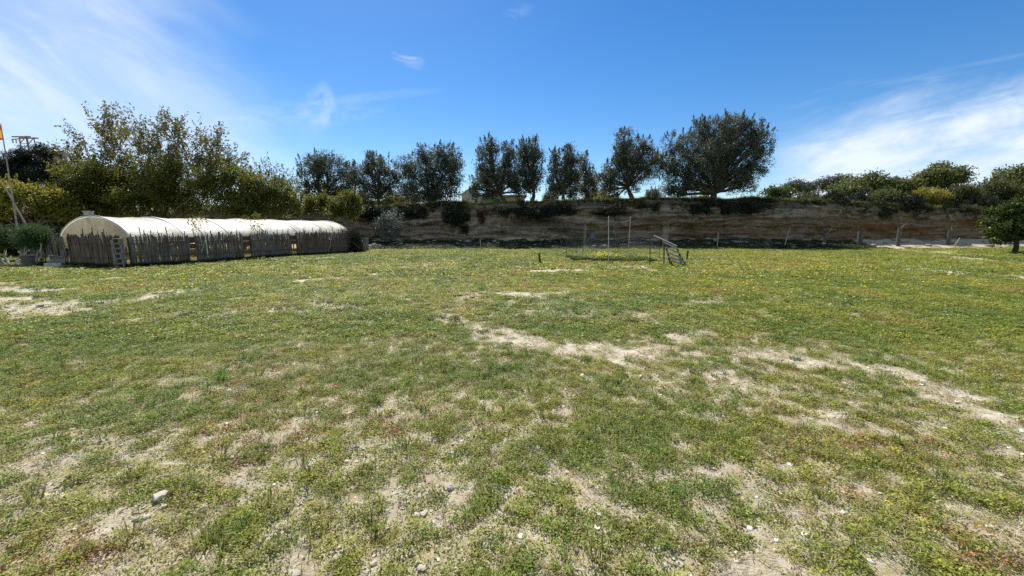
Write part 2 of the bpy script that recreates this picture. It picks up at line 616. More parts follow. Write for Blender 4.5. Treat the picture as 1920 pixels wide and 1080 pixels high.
def net_material(name, cell, frac, col):
    """wire netting: thin wires of a real mesh size, open between them"""
    m, t, out = new_mat(name)
    g = t.nodes.new('ShaderNodeTexCoord')
    x, y, z = sep(t, g.outputs['UV'])

    def line(v):
        return ((v / cell)._m('FRACT') - 0.5).abs().step(0.5 - frac, 0.5 - frac * .6)
    a = line(x + z)
    wire = line(x + y).max(line(x - y))
    d = t.nodes.new('ShaderNodeBsdfDiffuse')
    d.inputs[0].default_value = (*col, 1)
    tp = t.nodes.new('ShaderNodeBsdfTransparent')
    ms = t.nodes.new('ShaderNodeMixShader')
    t.links.new(wire.s, ms.inputs[0])
    t.links.new(tp.outputs[0], ms.inputs[1]); t.links.new(d.outputs[0], ms.inputs[2])
    t.links.new(ms.outputs[0], out.inputs[0])
    return m


def cover_material():
    """weathered white greenhouse film: yellowed towards stains, lets light through"""
    m, t, out = new_mat('greenhouse_film')
    g = t.nodes.new('ShaderNodeTexCoord')
    n1 = tex_noise(t, g.outputs['Object'], 0.9, 6, .65, .5)
    mp = t.nodes.new('ShaderNodeMapping')
    mp.inputs['Scale'].default_value = (3.0, 1.0, .7)
    t.links.new(g.outputs['Object'], mp.inputs[0])
    n2 = tex_noise(t, mp.outputs[0], 2.3, 7, .7, .8)
    n3 = tex_noise(t, g.outputs['Object'], 11, 5, .7)
    c = mix(t, n1.step(.35, .7), (.85, .83, .76), (.75, .71, .59))
    c = mix(t, n2.step(.46, .72) * .65, c, (.54, .47, .34))
    c = mix(t, n3.step(.62, .74) * .5, c, (.34, .30, .23))
    b = t.nodes.new('ShaderNodeBsdfPrincipled')
    t.links.new(c, b.inputs['Base Color'])
    b.inputs['Roughness'].default_value = .45
    b.inputs['Specular IOR Level'].default_value = .4
    bp = t.nodes.new('ShaderNodeBump')
    bp.inputs['Strength'].default_value = .4
    bp.inputs['Distance'].default_value = .06
    t.links.new((n2 + n1).s, bp.inputs['Height'])
    t.links.new(bp.outputs[0], b.inputs['Normal'])
    tr = t.nodes.new('ShaderNodeBsdfTranslucent')
    t.links.new(mix(t, .3, c, (.70, .66, .52)), tr.inputs[0])
    ms = t.nodes.new('ShaderNodeMixShader')
    ms.inputs[0].default_value = .5
    t.links.new(b.outputs[0], ms.inputs[1]); t.links.new(tr.outputs[0], ms.inputs[2])
    tp = t.nodes.new('ShaderNodeBsdfTransparent')
    tp.inputs[0].default_value = (.97, .95, .88, 1)
    m2 = t.nodes.new('ShaderNodeMixShader')
    m2.inputs[0].default_value = .16
    t.links.new(ms.outputs[0], m2.inputs[1]); t.links.new(tp.outputs[0], m2.inputs[2])
    t.links.new(m2.outputs[0], out.inputs[0])
    return m


def ground_material():
    m, t, out = new_mat('field_soil_and_turf')
    g = t.nodes.new('ShaderNodeTexCoord')
    P = g.outputs['Object']
    at_b = t.nodes.new('ShaderNodeAttribute'); at_b.attribute_name = 'bare'
    at_c = t.nodes.new('ShaderNodeAttribute'); at_c.attribute_name = 'cover'
    bare = Nd(t, at_b.outputs['Fac'])
    cov = Nd(t, at_c.outputs['Fac'])
    n_f = tex_noise(t, P, 26, 6, .7)
    n_m = tex_noise(t, P, 6.5, 7, .68)
    n_l = tex_noise(t, P, 1.1, 6, .62)
    n_x = tex_noise(t, P, 0.35, 4, .6)
    n_g = tex_noise(t, P, 70, 4, .7)
    soil = mix(t, n_f.step(.3, .7), (.30, .25, .18), (.54, .48, .375))
    soil = mix(t, n_m.step(.5, .75) * .6, soil, (.27, .205, .135))
    sand = mix(t, n_f.step(.3, .7), (.42, .375, .29), (.64, .59, .48))
    soil = mix(t, bare.step(.35, 1.0), soil, sand)
    straw = mix(t, n_g.step(.35, .65), (.25, .205, .10), (.42, .36, .20))
    grn = mix(t, n_f.step(.3, .7), (.095, .105, .018), (.200, .195, .040))
    grn = mix(t, n_l.step(.45, .7) * .7, grn, (.225, .205, .045))
    grn = mix(t, n_x.step(.5, .7) * .45, grn, (.10, .125, .05))
    dry = mix(t, n_m.step(.4, .62), soil, straw)
    k = (cov + (n_m - .5) * 1.0 + (n_f - .5) * .7 - bare * .75).step(.36, .66)
    c = mix(t, k, dry, grn)
    b = t.nodes.new('ShaderNodeBsdfPrincipled')
    t.links.new(c, b.inputs['Base Color'])
    b.inputs['Roughness'].default_value = .95
    b.inputs['Specular IOR Level'].default_value = .1
    bp = t.nodes.new('ShaderNodeBump')
    bp.inputs['Strength'].default_value = .8
    bp.inputs['Distance'].default_value = .03
    t.links.new((n_f * .5 + n_m + n_g * .2).s, bp.inputs['Height'])
    t.links.new(bp.outputs[0], b.inputs['Normal'])
    t.links.new(b.outputs[0], out.inputs[0])
    return m


def cliff_material():
    m, t, out = new_mat('eroded_earth')
    g = t.nodes.new('ShaderNodeTexCoord')
    P = g.outputs['Object']
    x, y, z = sep(t, P)
    w = tex_noise(t, comb(t, x * .16, y * .3, z * .5), 1.0, 5, .6)
    w2 = tex_noise(t, comb(t, x * 1.0, y, z * 2.0), 1.0, 6, .65)
    zz = z + (w - .5) * 2.4 + (w2 - .5) * .35
    lay = tex_noise(t, comb(t, x * .06, 0.0, zz * 2.1), 1.7, 6, .6)
    lay2 = tex_noise(t, comb(t, x * .22, 3.0, zz * 4.0), 1.6, 6, .7, .6)
    n1 = tex_noise(t, P, 1.5, 8, .72)
    rightness = x.step(4, 26)
    grey = mix(t, lay.step(.38, .62), (.095, .075, .050), (.33, .265, .18))
    grey = mix(t, lay2.step(.55, .7) * .55, grey, (.07, .056, .042))
    ochre = mix(t, lay.step(.40, .60), (.165, .088, .032), (.22, .175, .115))
    ochre = mix(t, lay2.step(.58, .70) * .6, ochre, (.08, .05, .028))
    c = mix(t, rightness * (z.step(2.9, 2.3)), grey, ochre)
    c = mix(t, n1.step(.50, .66) * .7, c, (.055, .046, .034))
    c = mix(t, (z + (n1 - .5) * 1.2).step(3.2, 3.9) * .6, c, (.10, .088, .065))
    b = t.nodes.new('ShaderNodeBsdfPrincipled')
    t.links.new(c, b.inputs['Base Color'])
    b.inputs['Roughness'].default_value = .95
    b.inputs['Specular IOR Level'].default_value = .1
    bp = t.nodes.new('ShaderNodeBump')
    bp.inputs['Strength'].default_value = 1.0
    bp.inputs['Distance'].default_value = .25
    t.links.new((n1 * .8 + lay * 1.0 + lay2 * .5).s, bp.inputs['Height'])
    t.links.new(bp.outputs[0], b.inputs['Normal'])
    t.links.new(b.outputs[0], out.inputs[0])
    return m


# ------------------------------------------------------------------ the ground sheet
def spaced(lo, hi, n, k):
    u = np.linspace(-1, 1, n)
    v = np.sinh(u * k) / math.sinh(k)
    return v * hi if lo == -hi else lo + (v - v[0]) / (v[-1] - v[0]) * (hi - lo)


xs = np.concatenate([[-4000, -1200, -400, -160], spaced(-95, 95, 420, 4.6), [160, 400, 1200, 4000]])
yn = np.concatenate([np.linspace(-8, 0, 20)[:-1], 0.0 + 46 * (np.expm1(np.linspace(0, 1, 420) * 3.1) / np.expm1(3.1))])
ys = np.concatenate([[-1500, -300, -60, -20], yn, [60, 120, 400, 1500, 5000]])
GX, GY = np.meshgrid(xs, ys)
GZ = ground_z(GX, GY)
far = (np.abs(GX) > 120) | (GY > 50) | (GY < -15)
GZ = np.where(far, -0.2, GZ)
nv = GX.size
idx = np.arange(nv).reshape(GX.shape)
fc = np.stack([idx[:-1, :-1], idx[:-1, 1:], idx[1:, 1:], idx[1:, :-1]], -1).reshape(-1, 4)
bareg = bare_mask(GX.ravel(), GY.ravel())


GREENS = [((150, 650), (520, 690), 1.3), ((240, 740), (480, 760), .7), ((60, 690), (160, 720), .8), ((600, 590), (760, 600), 1.6), ((560, 700), (900, 700), .7), ((1150, 800), (1400, 830), .45), ((1500, 850), (1700, 860), .4),
          ((330, 940), (460, 1000), .22), ((1000, 840), (1180, 830), .25)]
GREENW = [(gnd(*a), gnd(*b), w) for a, b, w in GREENS]


def green_mask(x, y):
    m = np.zeros_like(x)
    for a, b, w in GREENW:
        vx, vy = b.x - a.x, b.y - a.y
        q = np.clip(((x - a.x) * vx + (y - a.y) * vy) / (vx * vx + vy * vy), 0, 1)
        m = np.maximum(m, sstep(np.hypot(x - a.x - q * vx, y - a.y - q * vy) / w, 1.2, .3))
    return m


def cover_val(x, y):
    d = np.sqrt(x * x + y * y)
    c = dry_noise(x, y)
    base = 0.41 + 0.145 * sstep(d, 4, 12)
    fyv = foot_y(x)
    base = base - 0.42 * sstep(y, fyv - 4.2, fyv - 3.0)
    return np.clip(base + (c - 0.5) * 0.34 + (fbm(x, y, 8.5, 73, 4, .85) - 0.5) * 1.25 + 0.14 * green_mask(x, y), 0, 1)


coverg = cover_val(GX.ravel(), GY.ravel()) - .16 * sstep(np.hypot(GX.ravel(), GY.ravel()), 13, 5)
me = np_mesh('field_ground', np.stack([GX.ravel(), GY.ravel(), GZ.ravel()], 1), fc, ground_material(), True,
             {'bare': ('POINT', bareg), 'cover': ('POINT', coverg)})
field = bpy.data.objects.new('field_ground', me)
COL.objects.link(field)
tag(field, kind='structure')

# ------------------------------------------------------------------ earth bank (cliff) and terrace
cx = np.arange(-66, 76.01, 0.11)
NVv = 46
rows = []
for j in range(NVv):
    q = j / (NVv - 1)
    zt = top_z(cx)
    z = -0.3 + q * (zt + 0.3)
    y = foot_y(cx) + 1.25 * q ** 1.3
    # ledges and gullies
    led = (fbm(cx * 0.12, z * 1.9 + 0.05 * cx, 1.0, 91, 4, .6) - .5) * 1.0
    gul = (fbm(cx * 0.75, z * 0.22, 1.0, 95, 4, .55) - .5)
    leftw = sstep(cx, 6, -6)
    fine = (fbm(cx, z * 1.3, 1.1, 99, 5, .62) - .5) * .95
    y = y + led * (1.2 - 0.5 * leftw) + gul * (0.7 + 2.0 * leftw) * (0.4 + .6 * q) + fine
    y = y + 0.35 * sstep(q, .12, 0.0) * -1.0
    z = z - 0.12 * sstep(q, .9, 1.0) * 0
    rows.append(np.stack([cx, y, z], 1))
top_row = rows[-1].copy()
CV = np.concatenate(rows)
m_ = len(cx)
idx = np.arange(len(CV)).reshape(NVv, m_)
fc = np.stack([idx[:-1, :-1], idx[:-1, 1:], idx[1:, 1:], idx[1:, :-1]], -1).reshape(-1, 4)
me = np_mesh('earth_cliff', CV, fc, cliff_material(), True)
cliff = bpy.data.objects.new('earth_cliff', me)
COL.objects.link(cliff)
tag(cliff, kind='structure')


def edge_y(x):
    return float(np.interp(x, top_row[:, 0], top_row[:, 1]))


rows = [top_row]
for e in (0.25, .6, 1.0, 1.6, 2.4, 3.4, 4.8, 6.5, 9, 12, 16, 21, 27, 35, 50, 80, 140, 260, 500, 1000, 2500):
    y = top_row[:, 1] + e
    z = terr_z(cx, y) if e < 60 else terr_z(cx, y * 0 + top_row[:, 1] + 60) + 0 * e
    z = z - 0.0
    if e < 0.3:
        z = top_row[:, 2] * .5 + z * .5
    rows.append(np.stack([cx * (1 + max(0, e - 20) / 40), y, z], 1))
TV = np.concatenate(rows)
n_r = len(rows)
idx = np.arange(len(TV)).reshape(n_r, m_)
fc = np.stack([idx[:-1, :-1], idx[:-1, 1:], idx[1:, 1:], idx[1:, :-1]], -1).reshape(-1, 4)
gm2 = surf('terrace_turf', (.085, .095, .018), (.17, .165, .036), 1.6, .95, .6, 9, c3=(.34, .29, .20))
me = np_mesh('terrace_ground', TV, fc, gm2, True)
terrace = bpy.data.objects.new('terrace_ground', me)
COL.objects.link(terrace)
tag(terrace, kind='structure')

# distant low hill on the right
hb = MB()
rowsh = []
for i in range(60):
    u = i / 59
    X = 230 + u * 420
    h = 9 + 30 * math.exp(-((u - .55) / .28) ** 2) + 5 * (float(fbm(np.array([X]), np.array([0.]), .02, 5, 3)[0]) - .5)
    rowsh.append([(X, 330, 2), (X, 350, h * .6), (X, 380, h), (X, 470, h * .9), (X, 560, 0)])
hb.grid(rowsh)
hill = hb.build('far_hill', surf('far_hill_scrub', (.045, .055, .03), (.10, .10, .06), .08, .95, .5, .5), smooth=True)
tag(hill, kind='structure')


# ------------------------------------------------------------------ trees
def branch_path(a, b, bend, n=6, r=random):
    a, b = Vector(a), Vector(b)
    L = (b - a).length
    mid = (a + b) / 2 + Vector((r.uniform(-1, 1), r.uniform(-1, 1), r.uniform(-.2, .9))) * bend * L
    out = []
    for i in range(n + 1):
        t = i / n
        p = a * (1 - t) ** 2 + mid * 2 * t * (1 - t) + b * t * t
        if 0 < i < n:
            p = p + Vector((r.uniform(-1, 1), r.uniform(-1, 1), r.uniform(-1, 1))) * 0.025 * L
        out.append(p)
    return out


def lobes_px(spec, Y, depth=0.85, jit=0.5):
    """(px, py, rx, ry) of the photo at distance Y -> ellipsoids (centre, radii)"""
    out = []
    for i, (px, py, rx, ry) in enumerate(spec):
        yy = Y + random.uniform(-jit, jit) * rx / FPX * Y
        c = at(px, py, yy)
        s = yy / FPX * 1.0
        out.append((c, Vector((rx * s, rx * s * depth, ry * s))))
    return out


def tree(name, label, cat, base, lobes, leaf, bark, clumps, per, csize, L, W, trunk_r, group=None, fork=0.35, droop=0.0, up=0.25,
         stems=1, seed=1, spread_twigs=True, shell=0.55, limbs_in=6, tall=.42, shoots=0):
    rr = random.Random(seed)
    r = np.random.default_rng(seed)
    base = Vector(base)
    root = empty(name, base, label, cat, group)
    cz = min(l[0].z - l[1].z * .6 for l in lobes)
    tb = MB()
    cen = sum((l[0] for l in lobes), Vector((0, 0, 0))) / len(lobes)
    forks = []
    for s in range(stems):
        fp = base.lerp(cen, fork) + Vector((rr.uniform(-.25, .25), rr.uniform(-.2, .2), 0)) * (1 + stems * .6)
        fp.z = max(fp.z, base.z + .3)
        off = Vector((rr.uniform(-1, 1), rr.uniform(-1, 1), 0)) * trunk_r * 1.4 * (stems > 1)
        path = branch_path(base + off - Vector((0, 0, .15)), fp, .12, 7, rr)
        tb.tube(path, [trunk_r * (1.45 if i == 0 else 1.15 - .55 * i / 7) for i in range(8)], 9)
        forks.append(fp)
    vol = [l[1].x * l[1].y * l[1].z for l in lobes]
    tot = sum(v ** .75 for v in vol)
    C, D, SZ, VAR = [], [], [], []
    for li, (c, rad) in enumerate(lobes):
        fp = min(forks, key=lambda f: (f - c).length)
        tgt = c - Vector((0, 0, rad.z * .25))
        lp = branch_path(fp, tgt, .15, 6, rr)
        r0 = trunk_r * .55
        tb.tube(lp, [r0 * (1 - .75 * i / 6) for i in range(7)], 7)
        n = max(4, int(clumps * vol[li] ** .75 / tot))
        dirs = r.normal(size=(n, 3))
        dirs /= np.linalg.norm(dirs, axis=1, keepdims=True)
        rad_f = (shell + (1 - shell) * r.random(n)) ** 1.0
        rad_f = np.where(r.random(n) < .34, r.random(n) * .75, rad_f)
        pts = dirs * rad_f[:, None] * np.array(rad) + np.array(c)
        if spread_twigs:
            for k in range(min(n, limbs_in)):
                q = Vector(pts[k])
                st = lp[rr.randint(2, 6)]
                tb.tube(branch_path(st, q, .15, 4, rr), [r0 * .32 * (1 - .8 * i / 4) for i in range(5)], 5)
        cv = r.random(n)
        for k in range(n):
            m = max(6, int(per * r.uniform(.55, 1.4)))
            cs = csize * r.uniform(.6, 1.35)
            p = np.clip(r.normal(size=(m, 3)), -1.5, 1.5) * np.array([cs * .5, cs * .5, cs * tall])
            p[:, 2] -= droop * np.abs(p[:, 0] + p[:, 1])
            C.append(p + pts[k])
            dd = rand_dir(m, r) * .9 + dirs[k] * .55 + np.array([0, 0, up - droop])
            D.append(dd)
            SZ.append(r.uniform(.65, 1.3, m))
            VAR.append(np.clip(r.random(m) * .6 + cv[k] * .4, 0, 1))
        for k in range(shoots):
            d0 = r.normal(size=3) * np.array([1, 1, .6]) + np.array([0, 0, .9])
            d0 /= np.linalg.norm(d0)
            p0 = np.array(c) + d0 * np.array(rad) * .9
            ln = csize * r.uniform(.5, 1.3)
            m = int(per * .8)
            u_ = r.random(m)
            gd = d0 * .45 + np.array([0, 0, .8])
            C.append(p0 + gd * (u_ * ln)[:, None] + r.normal(size=(m, 3)) * .16 * csize * (1.15 - u_)[:, None])
            D.append(rand_dir(m, r) * .7 + gd)
            SZ.append(r.uniform(.6, 1.1, m)); VAR.append(np.clip(r.random(m) * .7 + .25, 0, 1))
    C, D, SZ, VAR = np.concatenate(C), np.concatenate(D), np.concatenate(SZ), np.concatenate(VAR)
    v, f = leaves(C - np.array(base), D, L * SZ, W * SZ, r=r)
    me = np_mesh('crown', v, f, leaf, False, {'var': ('FACE', VAR)})
    crown = bpy.data.objects.new('crown', me)
    COL.objects.link(crown)
    crown.parent = root
    tb.build('trunk', bark, root, smooth=True)
    return root


def olive(label, bpx, Y, spec, tr, clumps, seed, leaf='olive', stems=1, fork=.35, per=62, csize=.46, z=None):
    spec = [(p, q, a * 1.10, b_ * 1.04) for p, q, a, b_ in spec]
    x = (bpx - 960) / FPX * Y
    b = Vector((x, Y, (tz(x, Y) if z is None else z)))
    b.x = at(bpx, 385, Y).x
    return tree('olive_tree', label, 'olive tree', b, lobes_px(spec, Y), M[leaf], M['bark'], int(clumps * 2.0), per, csize, .19, .060, tr,
                'olive trees along the top of the earth bank', fork=fork, stems=stems, seed=seed, limbs_in=10, tall=.56, up=.5, shoots=5, shell=.4)


olive('dark round olive tree at the left end of the row, behind yellow green bushes', 603, 41,
      [(585, 318, 28, 26), (612, 312, 32, 26), (640, 325, 22, 24), (575, 345, 22, 20), (615, 348, 38, 26), (600, 303, 18, 14), (655, 345, 16, 22), (640, 365, 26, 16), (575, 362, 16, 12)], .28, 170, 11)
olive('medium olive with a bare forked trunk between the dark round and broad domed olives', 713, 40,
      [(690, 312, 22, 22), (712, 318, 26, 26), (680, 340, 24, 26), (725, 345, 26, 24), (702, 299, 14, 10), (665, 330, 14, 20), (740, 330, 14, 20), (700, 360, 22, 14), (675, 368, 18, 12), (735, 362, 16, 14)], .24, 130, 12, 'olive_brown')
olive('broad domed olive tree with foliage hanging to the ground, just left of the pale house', 808, 39.5,
      [(765, 318, 24, 26), (798, 298, 26, 24), (838, 300, 26, 28), (770, 350, 28, 28), (810, 335, 42, 34), (848, 338, 22, 34), (812, 367, 44, 18), (825, 285, 14, 10), (852, 310, 14, 16)], .3, 260, 13)
olive('tall olive tree in front of the pale house, its dark trunk at the edge', 952, 38.5,
      [(915, 292, 24, 28), (948, 305, 26, 32), (905, 325, 18, 26), (930, 335, 40, 26), (962, 335, 22, 26), (921, 272, 12, 12), (953, 280, 12, 14), (893, 350, 14, 18), (915, 362, 26, 16), (972, 358, 14, 14), (885, 366, 10, 10)], .24, 190, 14)
olive('narrow twin topped olive tree close on the right of the tall one by the house', 995, 39.5,
      [(978, 300, 16, 30), (1000, 298, 18, 32), (985, 335, 20, 24), (1007, 335, 13, 24), (983, 275, 9, 11), (1000, 274, 10, 11), (992, 358, 12, 14)], .22, 110, 15)
olive('slim pointed olive tree with a leaning trunk, left of the gap with green grass', 1058, 38.5,
      [(1066, 300, 17, 24), (1042, 312, 14, 24), (1058, 335, 28, 28), (1065, 287, 10, 12), (1050, 360, 20, 18), (1078, 330, 12, 24), (1040, 290, 8, 8), (1075, 360, 14, 14), (1036, 350, 10, 16)], .2, 120, 16, 'olive_brown')
olive('small thin olive tree set back in the gap left of the yellow bush', 1098, 44,
      [(1094, 302, 11, 16), (1097, 325, 15, 22), (1110, 340, 13, 18), (1092, 350, 14, 16), (1116, 352, 10, 12)], .16, 60, 17, 'olive_brown')
olive('tall loose olive tree with a clear curved trunk, left neighbour of the largest olive', 1187, 38,
      [(1175, 275, 22, 24), (1208, 278, 18, 20), (1160, 300, 22, 22), (1190, 305, 36, 28), (1145, 330, 20, 26), (1180, 338, 28, 22), (1215, 320, 20, 28), (1170, 255, 12, 11), (1140, 355, 14, 18), (1228, 300, 12, 16), (1155, 366, 16, 12), (1128, 340, 10, 16)], .24, 190, 18, 'olive_brown', fork=.42)
olive('largest olive tree of the row, wide dark crown on two leaning trunks', 1338, 38.5,
      [(1275, 275, 32, 28), (1320, 252, 34, 28), (1370, 245, 40, 28), (1412, 255, 30, 28), (1425, 285, 22, 34), (1265, 315, 30, 32), (1310, 300, 44, 38),
       (1365, 295, 52, 42), (1405, 320, 32, 30), (1255, 350, 20, 22), (1290, 345, 28, 22), (1390, 345, 38, 20), (1360, 228, 16, 9), (1325, 234, 14, 9), (1395, 231, 16, 9), (1437, 250, 12, 14), (1270, 365, 20, 14), (1345, 325, 46, 24), (1300, 335, 26, 22), (1355, 275, 50, 30), (1240, 310, 12, 22)],
      .36, 520, 19, fork=.22, stems=2, per=66)

# trees on the left behind the greenhouse
def lefttree(name, label, cat, bpx, Y, spec, leaf, clumps, per, csize, L, W, tr, seed, group=None, **kw):
    b = at(bpx, 440, Y)
    b.z = gz(b.x, Y) if Y < 33 else tz(b.x, Y)
    return tree(name, label, cat, b, lobes_px(spec, Y), M[leaf], M[kw.pop('bark', 'twig')], int(clumps * 1.55), int(per * 1.5), csize * .82, L * 1.05, W * 1.3, tr, group, seed=seed, **({'shoots': 7} | kw))


MG = 'yellow green trees behind the greenhouse'
lefttree('mimosa_tree', 'yellow green feathery tree behind the greenhouse, below the bare twigs of the walnut', 'tree', 300, 28.5,
         [(250, 335, 40, 36), (318, 318, 34, 36), (285, 345, 40, 24), (280, 375, 70, 30), (350, 365, 50, 34), (215, 375, 44, 30), (380, 345, 30, 26)], 'mimosa', 400, 46, .62, .15, .05, .12, 21, MG, stems=2)
lefttree('mimosa_tree', 'yellow green feathery tree over the middle of the greenhouse, rightmost of the big three', 'tree', 450, 29.0,
         [(425, 338, 34, 34), (478, 348, 34, 30), (445, 385, 52, 24), (515, 365, 34, 26), (500, 390, 44, 20), (545, 378, 22, 20)], 'mimosa', 290, 46, .58, .15, .05, .11, 22, MG, stems=2)
lefttree('mimosa_tree', 'dull green feathery tree above the front end of the greenhouse, next to the dark pine', 'tree', 165, 27.5,
         [(150, 345, 40, 36), (185, 330, 36, 28), (170, 380, 50, 26), (125, 370, 30, 30), (205, 350, 30, 30)], 'mimosa', 230, 46, .58, .15, .05, .11, 23, MG, stems=2)
lefttree('mimosa_tree', 'low spindly yellow green tree past the far end of the greenhouse, near the olives', 'tree', 655, 31.0,
         [(640, 385, 22, 22), (660, 375, 16, 20), (628, 400, 16, 12), (662, 400, 16, 16)], 'mimosa', 75, 38, .42, .15, .05, .05, 24, MG)
lefttree('mimosa_tree', 'small yellow green tree under the dark round olive, behind the greenhouse roof', 'tree', 590, 31.5,
         [(575, 385, 24, 18), (605, 380, 18, 16), (550, 395, 16, 12)], 'mimosa', 70, 38, .45, .15, .05, .06, 25, MG)
lefttree('thin_tree', 'thin half bare grey twigged tree between the green mass and the first olive', 'tree', 520, 33,
         [(500, 325, 26, 24), (530, 335, 20, 22), (480, 345, 18, 20), (545, 350, 14, 16)], 'silver', 60, 12, .6, .14, .05, .06, 26, bark='pale_bark')
lefttree('pine_tree', 'dark pine tree at the left edge in front of the steel pylon', 'pine tree', 60, 31,
         [(30, 305, 32, 22), (75, 295, 32, 22), (90, 320, 34, 26), (35, 330, 34, 22), (92, 290, 9, 10), (62, 290, 14, 8), (10, 325, 20, 22), (110, 335, 26, 20), (48, 300, 16, 10)], 'pine', 260, 60, .5, .20, .03, .2, 27, fork=.45, shoots=0)
lefttree('citrus_tree', 'yellow green broad leaved tree at the far left below the dark pine', 'citrus tree', 70, 25,
         [(40, 368, 40, 18), (85, 372, 36, 18), (110, 395, 26, 20), (15, 355, 24, 14), (5, 395, 18, 22)], 'yellow_bush', 150, 30, .5, .17, .085, .1, 28)
lefttree('reddish_shrub', 'reddish brown leafless looking shrub in the shade left of the greenhouse', 'shrub', 60, 26.5,
         [(30, 405, 34, 18), (75, 405, 34, 18), (110, 415, 24, 16), (5, 415, 24, 16)], 'reddish', 120, 30, .5, .15, .05, .08, 29, stems=3)
for px, py, rx, ry, lab, sd, lf in ((735, 378, 22, 14, 'yellow leaved bush under the medium olive at the edge of the bank', 31, 'yellow_bush'),
                                    (690, 385, 24, 13, 'olive brown bush on the bank edge beside the low spindly tree', 32, 'mimosa'),
                                    (1132, 371, 13, 11, 'small bright yellow bush in the gap left of the tall loose olive', 33, 'yellow_bush'),
                                    (1318, 376, 14, 9, 'small bright bush at the foot of the largest olive', 34, 'yellow_bush')):
    Y = 39.5 if px > 900 else 37.5
    b = at(px, 385, Y); b.z = tz(b.x, Y)
    tree('leafy_bush', lab, 'bush', b, lobes_px([(px, py, rx, ry), (px - rx * .5, py + 4, rx * .6, ry * .7), (px + rx * .5, py + 3, rx * .6, ry * .8)], Y),
         M[lf], M['twig'], 70, 34, .42, .20, .09, .05, seed=sd)


for i, (px, py, rx, ry, lab) in enumerate(((600, 375, 36, 12, 'dark far bush seen under the dark round olive'), (670, 372, 30, 12, 'dark far bush seen between the dark round and medium olives'),
                                            (765, 374, 34, 12, 'dark far bush seen between the medium and broad domed olives'), (1110, 366, 18, 12, 'small far tree seen in the gap left of the tall loose olive'),
                                            (1225, 366, 14, 11, 'small far bush seen between the tall loose and largest olives'), (1030, 372, 10, 8, 'small far bush in the gap left of the slim pointed olive'))):
    b = at(px, 388, 52); b.z = tz(b.x, 52)
    tree('far_bush', lab, 'bush', b, lobes_px([(px, py, rx * .7, ry), (px - rx * .5, py + 3, rx * .5, ry * .8), (px + rx * .5, py + 2, rx * .5, ry * .8)], 52), M['olive_brown'], M['twig'], 90, 40, .6, .22, .07, .06, 'far bushes behind the olive row', seed=170 + i, shoots=4)


# walnut: upward branching twigs with small new leaves
def walnut():
    rr = random.Random(5)
    r = np.random.default_rng(5)
    Y = 30.0
    b = at(275, 440, Y); b.z = gz(b.x, Y)
    root = empty('walnut_tree', b, 'tall walnut tree with sparse new leaves on bare rising twigs, highest thing on the left', 'walnut tree')
    tb = MB()
    C, D, SZ, VAR = [], [], [], []

    def leafset(p, d, n):
        for _ in range(n):
            C.append(tuple(p + Vector((rr.gauss(0, .09), rr.gauss(0, .09), rr.gauss(0, .09)))))
            D.append((d.x * .5 + rr.gauss(0, .6), d.y * .5 + rr.gauss(0, .6), d.z * .4 + rr.gauss(0, .5)))
            SZ.append(rr.uniform(.6, 1.35)); VAR.append(rr.random())

    def grow(p, d, L, rad, lvl):
        n = 5
        pts = [p]
        q = p.copy()
        dd = d.copy()
        for i in range(n):
            dd = (dd + Vector((rr.gauss(0, .13), rr.gauss(0, .13), .07 + rr.gauss(0, .06)))).normalized()
            q = q + dd * (L / n)
            pts.append(q.copy())
        tb.tube(pts, [rad * (1 - .55 * i / n) for i in range(n + 1)], 5 if lvl > 1 else 7)
        if lvl >= 3:
            for i in range(2, n + 1):
                leafset(pts[i], dd, rr.randint(2, 4))
        if lvl < 4:
            k = (5, 4, 4, 3)[lvl]
            for i in range(k):
                s = pts[rr.randint(2, n)] if i else pts[n]
                ax = Vector((rr.gauss(0, 1), rr.gauss(0, .8), rr.gauss(.25, .45)))
                nd = (dd * 1.0 + ax.normalized() * (.75 if i else .25)).normalized()
                if nd.z < .05: nd.z = .15
                grow(s, nd.normalized(), L * rr.uniform(.58, .8), rad * .55, lvl + 1)
    for tx, ty, L in ((155, 235, 3.2), (200, 215, 3.4), (250, 225, 3.4), (300, 215, 3.4), (335, 230, 3.4), (375, 245, 3.2), (415, 262, 3.2), (450, 285, 2.8), (465, 315, 2.4), (430, 300, 2.8), (140, 255, 2.8), (120, 280, 2.8), (275, 260, 3.0),
                      (225, 270, 3.0), (350, 280, 3.0), (180, 285, 2.8), (400, 310, 2.6), (320, 300, 2.8)):
        e = at(tx, ty + 25, Y + rr.uniform(-1.8, 1.8))
        mid = b.lerp(e, .52) + Vector(((e.x - b.x) * .22, 0, 0))
        tb.tube(branch_path(b + Vector((rr.uniform(-.3, .3), rr.uniform(-.3, .3), -.1)), mid, .06, 6, rr), [.10 * (1 - .45 * i / 6) for i in range(7)], 7)
        d = (e - mid).normalized()
        grow(mid, d, L * .74, .045, 1)
    # low leafy mass inside the crown
    C, D, SZ, VAR = np.array(C), np.array(D), np.array(SZ), np.array(VAR)
    v, f = leaves(C - np.array(b), D, .20 * SZ, .09 * SZ, r=r)
    o = bpy.data.objects.new('crown', np_mesh('crown', v, f, M['walnut'], False, {'var': ('FACE', VAR)}))
    COL.objects.link(o)
    o.parent = root
    tb.build('trunk', M['twig'], root, smooth=True)
    return len(C)


print('walnut leaves', walnut())

# ---- bushes and trees on the right-hand terrace
def righttree(name, label, cat, bpx, Y, spec, leaf, clumps, per, csize, L, W, tr, seed, group=None, z=None, **kw):
    b = at(bpx, 385, Y)
    b.z = tz(b.x, Y) if z is None else z
    return tree(name, label, cat, b, lobes_px(spec, Y), M[leaf], M['twig'], int(clumps * 1.5), per, csize, L * 1.15, W * 1.2, tr, group, seed=seed, **kw)


